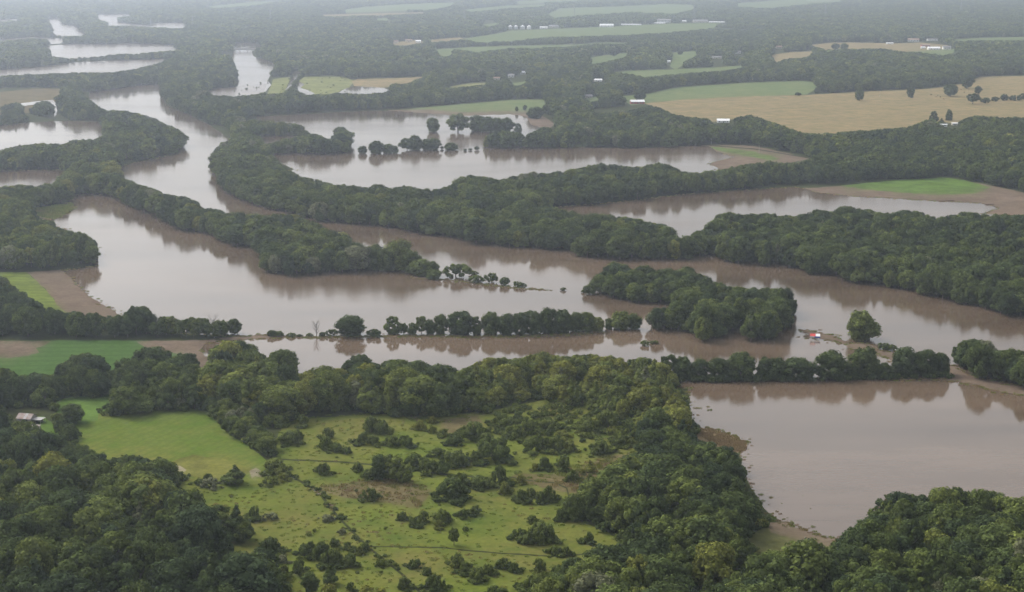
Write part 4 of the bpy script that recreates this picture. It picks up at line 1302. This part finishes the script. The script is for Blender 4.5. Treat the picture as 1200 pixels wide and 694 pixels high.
strew('scrub_thicket', [(565,500),(600,482),(650,478),(700,492),(745,515),(740,530),(690,538),(640,535),(600,520),(575,515)], 3.4, 1.6, 3.6, .40, .85, SHRUBS, keep=.9)
strew('spit_reeds', [(806,496),(818,502),(840,506),(862,513),(876,519),(873,527),(862,530),(830,518)], 1.5, 1.0, 1.8, .85, 1.0, TUFTS)
strew('marsh_reeds', [(38,247),(60,243),(84,238),(87,243),(80,249),(66,256),(50,258)], 2.4, 1.5, 3.0, .3, .8, TUFTS)
strew('flooded_stubble', [(872,535),(905,545),(930,575),(985,600),(985,628),(935,616),(905,598),(880,570)], 5.0, .3, .6, .0, .3, TUFTS, keep=.13, wide_=.5)
strew('flooded_shrubs', [(238,107),(262,100),(290,98),(315,93),(312,103),(302,111),(270,113),(245,112)], 30.0, 1.0, 4.0, .3, .6, SHRUBS, keep=.75, wide_=.8, sink=.3)
strew('flooded_shrubs', [(318,93),(360,90),(412,92),(410,106),(390,112),(330,113)], 24.0, .8, 2.6, .4, .75, SHRUBS, keep=.6, wide_=1.3)
# weeds, flattened grass and drift along the flood's edge
si = np.nonzero(shore)[0]
si = si[(V2[si, 1] > 180) & (V2[si, 1] < 720) & (V2[si, 0] > -60) & (V2[si, 0] < 1260)]
sp = []
for i in si:
    for q in range(4):
        if NR.random() < .6:
            a = NR.uniform(0, 6.28); d = abs(NR.normal(0, 2.2))
            sp.append((W3[i][0] + math.cos(a) * d * 1.5, W3[i][1] + math.sin(a) * d, 0.0, NR.uniform(.25, 1.1), np.clip(NR.normal(.72, .22), 0, 1)))
sp = np.array(sp)
levee_low = np.array(levee_low)
scatter('levee_undergrowth', levee_low[:, :3], np.column_stack([levee_low[:, 3]] * 3), NR.uniform(0, 6.28, len(levee_low)), NR.integers(0, 4, len(levee_low)), levee_low[:, 4], SHRUBS)
scatter('shore_weeds', sp[:, :3], np.column_stack([sp[:, 3] * 1.3, sp[:, 3], sp[:, 3]]), NR.uniform(0, 6.28, len(sp)), NR.integers(0, 4, len(sp)), sp[:, 4], TUFTS)
# bushes under and along the near woods
A, B = np.meshgrid(np.arange(-420, 420, 4.4), np.arange(440, 1010, 4.4))
A = (A + NR.uniform(-2, 2, A.shape)).ravel(); B = (B + NR.uniform(-2, 2, B.shape)).ravel()
zq = B * CP + CAM_H * SP
xq = CX + FPX * A / zq; yq = CY - FPX * (B * SP - CAM_H * CP) / zq
k = (xq > MX0 + 2) & (xq < MX1 - 2) & (yq > 405) & (yq < MY1 - 2)
A, B, zq, xq, yq = A[k], B[k], zq[k], xq[k], yq[k]
NEARW = [i for i, w in enumerate(ALLW) if w[0] in ('barnwood', 'centrewood', 'youngwood', 'domewood', 'bottomleft', 'bottomright', 'fieldhedge')]
hs = np.minimum(NR.uniform(2.0, 5.0, len(A)), up[(yq - MY0).astype(int), (xq - MX0).astype(int)] * zq / FPX)
k = np.isin(wid[(yq - MY0).astype(int), (xq - MX0).astype(int)], NEARW) & (hs > 1.2)
for (x0, y0, x1, y1) in CLEAR:
    k &= ~((yq > y1 - 14) & (yq < y1 + 4) & (xq > x0) & (xq < x1))
A, B, xq, yq, hs = A[k], B[k], xq[k], yq[k], hs[k]
scatter('forest_understorey', np.column_stack([A, B, [zat(a, b) for a, b in zip(xq, yq)]]), np.column_stack([hs * 1.1, hs * 1.1, hs]), NR.uniform(0, 6.28, len(A)), NR.integers(0, 4, len(A)), np.clip(NR.normal(.4, .15, len(A)), 0, .85), SHRUBS)

# ------------------------------------------------------------------ buildings
M_WHITE = simple_mat('white painted boards', (.78, .78, .76), .7, var=.06)
M_CREAM = simple_mat('cream boards', (.62, .58, .50), .75, var=.08)
M_REDWALL = simple_mat('red painted boards', (.36, .075, .06), .75, var=.15)
M_WROOF = simple_mat('white metal roof', (.80, .80, .80), .45, var=.05)
M_GROOF = simple_mat('grey shingle roof', (.24, .23, .23), .85, var=.12)
M_BROOF = simple_mat('brown shingle roof', (.30, .20, .15), .85, var=.12)
M_RUST = simple_mat('rusting tin', (.25, .23, .22), .7, var=.1, scale=.45, var_col=(.17, .085, .055))
M_PYLON = simple_mat('grey painted steel', (.30, .31, .32), .7, var=.08)
M_OLDTIN = simple_mat('old tin', (.30, .29, .28), .6, var=.12, scale=.5)
M_GREYWOOD = simple_mat('weathered boards', (.38, .36, .33), .85, var=.2)
M_STEEL = simple_mat('galvanised steel', (.55, .56, .58), .45, .6, var=.08)
M_DARK = simple_mat('dark opening', (.03, .03, .03), .6, var=.1)
M_GLASS = simple_mat('window glass', (.06, .07, .08), .15, var=.1)
M_RED = simple_mat('red sheet', (.62, .06, .05), .5, var=.08)
M_BLUE = simple_mat('blue trim', (.05, .10, .40), .5, var=.08)
M_WOOD = simple_mat('drift wood', (.20, .13, .09), .9, var=.2)
M_CONC = simple_mat('bridge concrete', (.50, .49, .46), .85, var=.1)

def house(name, x, y, wpx, dm, wh, rh, wall, roof, label, cat='house', rz=0.0, windows=2, chimney=True, ridge='x'):
    w = wpx / ppm(y)
    t = empty(name, P(x, y, zat(x, y)) + Vector((0, dm / 2, 0)), math.radians(rz))
    tag(t, label, cat)
    hw, hd = w / 2, dm / 2
    wl = MB().box(-hw, hw, -hd, hd, -.3, wh)
    if ridge == 'x':
        wl.poly([(-hw,-hd,wh),(-hw,hd,wh),(-hw,0,wh+rh-.1),(hw,-hd,wh),(hw,hd,wh),(hw,0,wh+rh-.1)], [(1,0,2),(3,4,5)])
    else:
        wl.poly([(-hw,-hd,wh),(hw,-hd,wh),(0,-hd,wh+rh-.1),(-hw,hd,wh),(hw,hd,wh),(0,hd,wh+rh-.1)], [(0,1,2),(4,3,5)])
    wl.build('wall', wall, t)
    o = .5; th = .22
    if ridge == 'x':
        pr = [(-hd-o, wh-.18), (0, wh+rh), (hd+o, wh-.18), (hd+o, wh-.18+th), (0, wh+rh+th), (-hd-o, wh-.18+th)]
        V = [(sx, a, b) for sx in (-hw-o, hw+o) for a, b in pr]
    else:
        pr = [(-hw-o, wh-.18), (0, wh+rh), (hw+o, wh-.18), (hw+o, wh-.18+th), (0, wh+rh+th), (-hw-o, wh-.18+th)]
        V = [(a, sx, b) for sx in (-hd-o, hd+o) for a, b in pr]
    F = [(0,1,4,5),(1,2,3,4),(11,10,7,6),(10,9,8,7)] + [(i, i+6, (i+1)%6+6, (i+1)%6) for i in range(6)]
    r = MB().poly(V, F).build('roof', roof, t)
    if chimney:
        MB().box(hw*.4, hw*.4+.8, -.4, .4, wh, wh+rh+1.1).build('chimney', M_BROOF, r)
    MB().box(-.55, .55, -hd-.08, -hd+.02, 0, 2.1).build('door', M_DARK if wall is not M_DARK else wall, t)
    for k in range(windows):
        xx_ = -hw + w * (k + .5) / windows
        if abs(xx_) < 1.6: xx_ += 2.2
        if xx_ + .8 > hw: continue
        f = MB().box(xx_-.75, xx_+.75, -hd-.07, -hd+.02, wh*.35, wh*.85).build('window', M_WHITE if wall is not M_WHITE else M_GREYWOOD, t)
        MB().box(xx_-.62, xx_+.62, -hd-.10, -hd-.06, wh*.35+.12, wh*.85-.12).build('pane', M_GLASS, f)
    return t

house('farmhouse', 747, 122, 16, 11, 3.6, 2.6, M_REDWALL, M_WROOF, 'red walled house with white roof at the edge of the green field', windows=3, rz=6)
house('farmhouse', 848, 144, 14, 10, 2.8, 2.4, M_WHITE, M_WROOF, 'white roofed house sunk among trees below the tan pasture', windows=3, rz=-4)
house('trailer_home', 1105, 148.5, 10, 5, 2.8, .6, M_WHITE, M_WROOF, 'long white trailer home under the narrow trees', cat='trailer', chimney=False, windows=3)
house('trailer_home', 1119, 147, 6, 5, 2.8, .6, M_CREAM, M_WROOF, 'short trailer beside the long white trailer home', cat='trailer', chimney=False)
house('farmhouse', 1071, 49, 13, 14, 5, 4, M_WHITE, M_BROOF, 'two storey white farmhouse with brown roof on the far ridge', rz=-15, windows=4)
house('farm_shed', 1093, 48, 12, 12, 4, 2, M_WHITE, M_GROOF, 'low grey roofed shed right of the white farmhouse', cat='shed', chimney=False)
house('farm_shed', 1095, 58.5, 14, 16, 4, 3.4, M_WHITE, M_WROOF, 'widest white roofed barn in front of the far farmyard', cat='barn', chimney=False)
house('farm_shed', 1085, 55, 10, 12, 4, 3, M_REDWALL, M_BROOF, 'red brown shed behind the widest white barn', cat='shed', chimney=False)
house('farmhouse', 1110, 58, 9, 12, 5, 4, M_WHITE, M_GROOF, 'white house with grey roof by the green yard, end of the farm', windows=2)
house('farm_shed', 1082, 57, 5, 8, 3, 2, M_WHITE, M_WROOF, 'small white shed left of the widest white barn', cat='shed', chimney=False)
house('farm_shed', 1043, 52, 8, 8, 3, 1.6, M_WHITE, M_WROOF, 'low white shed alone in the far tan field', cat='shed', chimney=False)
house('farm_shed', 913, 57, 7, 9, 4, 3, M_CREAM, M_BROOF, 'pinkish house at the wood edge beyond the tan strip', cat='house')
house('farmhouse', 865, 63, 6, 9, 4, 3, M_WHITE, M_GROOF, 'white house glimpsed among trees beside the farm lane')
house('farmhouse', 840, 69, 11, 9, 3.4, 2.6, M_CREAM, M_GROOF, 'cream house with grey roof at the end of the far hedge')
house('farm_shed', 784, 73.5, 3.5, 6, 3, 2, M_WHITE, M_WROOF, 'tiny white shed on the farmyard lawn', cat='shed', chimney=False, windows=0)
house('farmhouse', 701, 96, 9, 10, 3, 2.4, M_WHITE, M_WROOF, 'white roofed house deep in the far wood')
house('farmhouse', 599, 91, 7, 9, 4, 3, M_WHITE, M_GROOF, 'white house by the small clearing in the far wood')
house('farmhouse', 613, 87, 6, 9, 3.4, 2.6, M_WHITE, M_WROOF, 'smaller white house right of the clearing house')
house('farm_shed', 582, 93.5, 7, 9, 3, 2, M_CREAM, M_BROOF, 'tan shed left of the clearing house', cat='shed', chimney=False)
house('farmhouse', 690, 115, 8, 9, 3, 2.6, M_CREAM, M_GROOF, 'grey roofed cottage hidden by the shore wood')
house('farm_shed', 490, 50.5, 6, 12, 5, 3, M_WHITE, M_WROOF, 'white barn at the right end of the roadside hamlet', cat='barn', chimney=False)
house('farmhouse', 479, 49, 8, 10, 4, 3, M_CREAM, M_BROOF, 'brown roofed house in the middle of the roadside hamlet')
house('farmhouse', 464, 50.5, 5, 10, 4, 3, M_CREAM, M_BROOF, 'small brown house at the left end of the roadside hamlet')
house('farm_shed', 591, 25, 8, 16, 6, 4, M_WHITE, M_WROOF, 'white barn alone above the four grain bins', cat='barn', chimney=False)
house('farm_shed', 637, 34, 9, 14, 5, 3, M_WHITE, M_WROOF, 'cluster of white sheds joined, just right of the grain bins', cat='shed', chimney=False)
house('farm_shed', 649, 32.5, 11, 16, 5, 4, M_CREAM, M_GROOF, 'grey roofed machine shed right of the grain bins', cat='shed', chimney=False)
house('farm_shed', 711, 32, 16, 20, 6, 5, M_WHITE, M_WROOF, 'large white barn left of the two long poultry houses', cat='barn', chimney=False, windows=4)
house('poultry_house', 740, 29.8, 23, 14, 3, 1.6, M_WHITE, M_WROOF, 'left one of two long low white poultry houses', cat='barn', chimney=False, windows=8)
house('poultry_house', 767, 28.2, 25, 14, 3, 1.6, M_WHITE, M_WROOF, 'right one of two long low white poultry houses', cat='barn', chimney=False, windows=8)
house('farm_shed', 778, 26.5, 16, 22, 9, 4, M_WHITE, M_GROOF, 'tall white barn behind the poultry houses', cat='barn', chimney=False, windows=4)
house('farm_shed', 802, 26, 5, 10, 4, 3, M_WHITE, M_WROOF, 'small white shed between tall barn and pylon', cat='shed', chimney=False, windows=0)
house('farm_shed', 821, 26.5, 17, 20, 6, 4, M_CREAM, M_GROOF, 'grey roofed long barn at the foot of the pylon', cat='barn', chimney=False, windows=4)
house('farm_shed', 840, 26.8, 18, 14, 3, 1.6, M_WHITE, M_WROOF, 'long low white shed right of the grey roofed barn', cat='shed', chimney=False, windows=6)

# the old barn by the bright field
bt = empty('old_barn', P(32, 497, zat(32, 497)) + Vector((0, 4, 0)), math.radians(-14))
bt.scale = (.82,) * 3
tag(bt, 'old tin roofed barn with rusty sheets beside the bright field', 'barn')
MB().box(-6.4, 2.6, -3.6, 3.6, -.3, 3.0).poly([(-6.4,-3.6,3),(-6.4,3.6,3),(-6.4,0,5.0),(2.6,-3.6,3),(2.6,3.6,3),(2.6,0,5.0)], [(1,0,2),(3,4,5)]).build('wall', M_GREYWOOD, bt)
for s in (-1, 1):
    for k in range(6):
        x0 = -6.9 + k * 1.66
        a = [(x0, s*4.2, 2.72 + .03*(k % 2)), (x0+1.64, s*4.2, 2.72 + .03*(k % 2)), (x0+1.64, 0, 5.1 + .03*(k % 2)), (x0, 0, 5.1 + .03*(k % 2))]
        MB().poly(a + [(p[0], p[1], p[2]+.06) for p in a], [(0,1,2,3),(7,6,5,4),(0,4,5,1),(1,5,6,2),(2,6,7,3),(3,7,4,0)]).build('roof_sheet', M_RUST if (k * 7 + s) % 4 else M_OLDTIN, bt)
MB().box(2.62, 9.0, -2.8, 3.4, 2.25, 2.4).build('lean_to_roof', M_OLDTIN, bt)
for px_, py_ in ((8.8, -2.6), (8.8, 3.2), (5.6, -2.6), (5.6, 3.2)):
    MB().box(px_-.09, px_+.09, py_-.09, py_+.09, -.3, 2.24).build('post', M_GREYWOOD, bt)
MB().box(-1.6, .8, -3.68, -3.58, 0, 2.4).build('door', M_DARK, bt)
MB().box(3.4, 7.4, 2.4, 3.3, 0, 1.9).build('back_wall', M_GREYWOOD, bt)
sh = empty('tool_shed', P(41, 505, zat(41, 505)), math.radians(-14))
tag(sh, 'small rusty tin shed in front of the old barn', 'shed')
MB().box(-2.0, 2.0, -1.6, 1.6, -.2, 2.0).build('wall', M_GREYWOOD, sh)
MB().poly([(-2.3,-1.9,1.95),(2.3,-1.9,1.95),(2.3,1.9,2.6),(-2.3,1.9,2.6),(-2.3,-1.9,2.05),(2.3,-1.9,2.05),(2.3,1.9,2.7),(-2.3,1.9,2.7)], [(3,2,1,0),(4,5,6,7),(0,1,5,4),(1,2,6,5),(2,3,7,6),(3,0,4,7)]).build('roof', M_RUST, sh)
MB().box(-.5, .5, -1.68, -1.58, 0, 1.8).build('door', M_DARK, sh)

# the shelter on the sandbar
st_ = empty('shelter', P(955, 397.5, 0), math.radians(-8))
tag(st_, 'small open shelter with red, white and blue roof on the sandbar', 'shelter')
for sx in (-2.3, 2.3):
    for sy in (-1.3, 1.3):
        MB().box(sx-.1, sx+.1, sy-.1, sy+.1, -.4, 2.2).build('post', M_WHITE, st_)
MB().poly([(-3.0,-1.9,2.1),(.3,-1.9,2.1),(.3,0,3.3),(-3.0,0,3.3),(-3.0,-1.9,2.2),(.3,-1.9,2.2),(.3,0,3.4),(-3.0,0,3.4)], [(3,2,1,0),(4,5,6,7),(0,1,5,4),(1,2,6,5),(2,3,7,6),(3,0,4,7)]).build('red_roof_panel', M_RED, st_)
MB().poly([(.32,-1.9,2.1),(3.0,-1.9,2.1),(3.0,0,3.3),(.32,0,3.3),(.32,-1.9,2.2),(3.0,-1.9,2.2),(3.0,0,3.4),(.32,0,3.4)], [(3,2,1,0),(4,5,6,7),(0,1,5,4),(1,2,6,5),(2,3,7,6),(3,0,4,7)]).build('white_roof_panel', M_WROOF, st_)
MB().poly([(-3.0,.02,3.3),(3.0,.02,3.3),(3.0,1.9,2.1),(-3.0,1.9,2.1),(-3.0,.02,3.4),(3.0,.02,3.4),(3.0,1.9,2.2),(-3.0,1.9,2.2)], [(3,2,1,0),(4,5,6,7),(0,1,5,4),(1,2,6,5),(2,3,7,6),(3,0,4,7)]).build('white_roof_panel', M_WROOF, st_)
MB().box(-.4, 3.05, -2.04, -1.92, 1.15, 2.13).build('blue_fascia', M_BLUE, st_)
MB().box(-3.05, -.42, -2.04, -1.92, 1.55, 2.13).build('white_fascia', M_WHITE, st_)

# grain bins
for i, (x, lab) in enumerate(((598, 'left end grain bin of the row of four'), (604.5, 'second grain bin from the left end of four'), (612.5, 'third grain bin, larger, in the row of four'), (620, 'whitest grain bin at the right end of four'))):
    t = empty('grain_bin', P(x, 34.5, 1.2)); tag(t, lab, 'grain bin', 'row of four grain bins')
    r_, h_ = 7.2, 10.0
    b = MB()
    prof = [(r_ + (.12 if k % 2 else 0), h_ * k / 9) for k in range(10)]
    n = 20
    for r2, z2 in prof:
        b.v += [(math.cos(6.2832*q/n)*r2, math.sin(6.2832*q/n)*r2, z2) for q in range(n)]
    b.f += [(k*n+q, k*n+(q+1)%n, (k+1)*n+(q+1)%n, (k+1)*n+q) for k in range(9) for q in range(n)]
    b.build('drum', M_STEEL if i < 3 else M_WHITE, t)
    c = MB(); c.v = [(math.cos(6.2832*q/n)*(r_+.4), math.sin(6.2832*q/n)*(r_+.4), h_-.1) for q in range(n)] + [(math.cos(6.2832*q/n)*.8, math.sin(6.2832*q/n)*.8, h_+4) for q in range(n)]
    c.f = [(q, (q+1)%n, n+(q+1)%n, n+q) for q in range(n)] + [tuple(range(n, 2*n))]
    rf = c.build('roof', M_WROOF, t)
    MB().tube([(0,0,h_+4),(0,0,h_+5)], [.9,.7], 8).build('hatch', M_STEEL, rf)

# pylons
def pylon(x, ytop, ybase, lab):
    h = (ybase - ytop) / ppm(ybase)
    t = empty('pylon', P(x, ybase, 1.2), .4); tag(t, lab, 'pylon', 'power line pylons across the far plain')
    w0, w1 = h * .085, h * .018
    lv = [0, .3, .55, .75, .9, 1]
    def ww(f): return w0 + (w1 - w0) * min(1, f * 1.15)
    for sx, sy in ((1,1),(1,-1),(-1,1),(-1,-1)):
        MB().tube([(sx*ww(f), sy*ww(f), h*f) for f in lv], [.2]*6, 4).build('leg', M_PYLON, t)
    br = MB()
    for a, b in zip(lv[:-1], lv[1:]):
        for s in (1, -1):
            for q in (1, -1):
                br.tube([(-ww(a)*q, s*ww(a), h*a), (ww(b)*q, s*ww(b), h*b)], [.1,.1], 3)
                br.tube([(s*ww(a), -ww(a)*q, h*a), (s*ww(b), ww(b)*q, h*b)], [.1,.1], 3)
    br.build('bracing', M_PYLON, t)
    for f in (.72, .84, .95):
        L = h * .15 * (1.1 - (f - .72))
        MB().tube([(-L,0,h*f),(0,0,h*f+.8),(L,0,h*f)], [.14,.28,.14], 4).build('crossarm', M_PYLON, t)
pylon(544, 9, 28, 'pylon standing above the far hamlet wood'); pylon(673, 9, 24, 'pylon behind the grain bins'); pylon(813, 5, 26, 'pylon behind the grey roofed barn')
pylon(967, 5, 22, 'pale pylon in the unbroken far wood'); pylon(1126, 0, 17, 'tallest pylon, above the far farmyard'); pylon(226, 19, 34, 'faint pylon right of the far lakes'); pylon(317, 12, 27, 'faint pylon above the river bridge')
pylon(177, 22, 33, 'faint pylon standing by the far lake')

# utility poles
def pole(x, yb, h, lab):
    hm = h / ppm(yb)
    t = empty('utility_pole', P(x, yb, zat(x, yb))); tag(t, lab, 'utility pole')
    MB().tube([(0,0,-.3),(0,0,hm)], [.2,.14], 6).build('post', M_GREYWOOD, t)
    MB().box(-1.3,1.3,-.08,.08,hm-.9,hm-.7).build('crossarm', M_GREYWOOD, t)
    for k in (-1.1, 0, 1.1):
        MB().tube([(k,0,hm-.7),(k,0,hm-.45)], [.07,.05], 5).build('insulator', M_STEEL, t)
pole(889.5, 179, 9, 'utility pole in the middle of the dirt road by the mud field'); pole(833.5, 169.5, 7, 'utility pole where the dirt road leaves the flooded field')
pole(952.5, 187, 8, 'utility pole where the dirt road enters the wood'); pole(1031, 114.5, 8, 'utility pole in the open tan pasture'); pole(980, 51, 8, 'pole beside the far tan field')

# bridge over the upper river
bd = empty('road_bridge', P(281, 60.5, 0), 0); tag(bd, 'low concrete road bridge crossing the upper river', 'bridge')
L = 46 / ppm(61) / 2
MB().box(-L, L, -4.5, 4.5, 4.6, 7.0).build('deck', M_OLDTIN, bd)
for s in (-1, 1):
    MB().box(-L, L, s*4.3-.15, s*4.3+.15, 7.02, 8.2).build('railing', M_CONC, bd)
for k in range(5):
    xx_ = -L*.8 + k * L*.4
    MB().box(xx_-.9, xx_+.9, -3.4, 3.4, -1, 4.58).build('pier', M_CONC, bd)

# cattle
def cow_mesh():
    bm = bmesh.new()
    me = bpy.data.meshes.new('cow')
    J = [(0,0,1.15,.40),(.55,0,1.18,.36),(.95,0,1.35,.22),(1.25,0,1.45,.15),(1.5,0,1.28,.11),(-.55,0,1.18,.38),(-.85,0,1.2,.16),(-.95,0,.7,.04),
         (.6,.24,.75,.13),(.6,.26,.42,.08),(.6,.26,.02,.07),(.6,-.24,.75,.13),(.6,-.26,.42,.08),(.6,-.26,.02,.07),
         (-.65,.24,.8,.17),(-.78,.26,.45,.08),(-.72,.26,.02,.07),(-.65,-.24,.8,.17),(-.78,-.26,.45,.08),(-.72,-.26,.02,.07)]
    E = [(0,1),(1,2),(2,3),(3,4),(0,5),(5,6),(6,7),(1,8),(8,9),(9,10),(1,11),(11,12),(12,13),(5,14),(14,15),(15,16),(5,17),(17,18),(18,19)]
    me.from_pydata([j[:3] for j in J], E, [])
    return me, [j[3] for j in J]
cm, rad = cow_mesh()
M_COW = simple_mat('dark hide', (.09, .05, .035), .8, var=.2); M_COWB = simple_mat('brown hide', (.24, .12, .07), .8, var=.2)
co = bpy.data.objects.new('cow', cm); COL.objects.link(co)
sk_ = co.modifiers.new('skin', 'SKIN'); co.modifiers.new('sub', 'SUBSURF').levels = 1
for i, sv in enumerate(cm.skin_vertices[0].data): sv.radius = (rad[i],)*2
cm.skin_vertices[0].data[0].use_root = True
dg = bpy.context.evaluated_depsgraph_get()
cow_me = bpy.data.meshes.new_from_object(co.evaluated_get(dg)); cow_me.name = 'cow'
bpy.data.objects.remove(co)
cow_me.materials.clear(); cow_me.materials.append(M_COW)
cow_me2 = cow_me.copy(); cow_me2.materials[0] = M_COWB
for i, (x, y, lab) in enumerate(((1091,112,'dark cow standing off to the left of the herd'),(1097,114,'brown cow at the front of the pasture herd'),(1102,114.5,'dark cow in the middle of the herd'),(1106,117,'brown cow nearest, apart below the herd'),
        (1099,112.5,'brown cow behind the pasture herd'),(1126,106,'dark cow beside the wood corner tree'),(1130,109,'brown cow right of the broad pasture tree'),(1135,106,'brown cow above the lone hedge tree'))):
    o = bpy.data.objects.new('cow', cow_me if i % 2 == 0 else cow_me2); COL.objects.link(o)
    o.location = P(x, y, zat(x, y)); o.rotation_euler = (0, 0, i * 1.1); o.scale = (1.35,)*3
    tag(o, lab, 'cow', 'cattle grazing the tan pasture')

# drift wood
def log(x, y, L, rz, lab):
    t = MB().tube([(-L/2,0,.2),(-L*.2,.15,.35),(L*.2,-.1,.4),(L/2,.1,.3)], [.25,.4,.38,.2], 7)
    for k in (-.25, .1, .3): t.tube([(L*k,0,.4),(L*k+.5,.3,1.5)], [.14,.05], 5)
    o = t.build('drift_log', M_WOOD); o.location = P(x, y, zat(x, y)); o.rotation_euler = (0, 0, rz); tag(o, lab, 'log')
log(534, 436, 9, .1, 'reddish drift log lying at the waterline behind the tall wood'); log(1105, 236, 9, .2, 'dark drift log left of two on the bare mud shore'); log(1114, 235.3, 8, -.2, 'dark drift log right of two on the bare mud shore')
log(1160, 240, 10, .1, 'drift log alone high on the bare mud'); log(478, 131.5, 10, .1, 'drift log on the mud edge of the green field'); log(486, 275, 7, .3, 'drift log at the foot of the centre belt trees')

# ------------------------------------------------------------------ haze
mh, nth, outh = new_mat('haze')
pv = N(nth, 'ShaderNodeVolumePrincipled')
pv.inputs['Color'].default_value = (.76, .85, 1.0, 1)
pv.inputs['Density'].default_value = HAZE_DENSITY
pv.inputs['Anisotropy'].default_value = .68
nth.links.new(pv.outputs[0], outh.inputs['Volume'])
hz = MB().box(-24000, 24000, -3000, 34000, -2.0, 245.0).build('haze', mh)
tag(hz, kind='stuff')
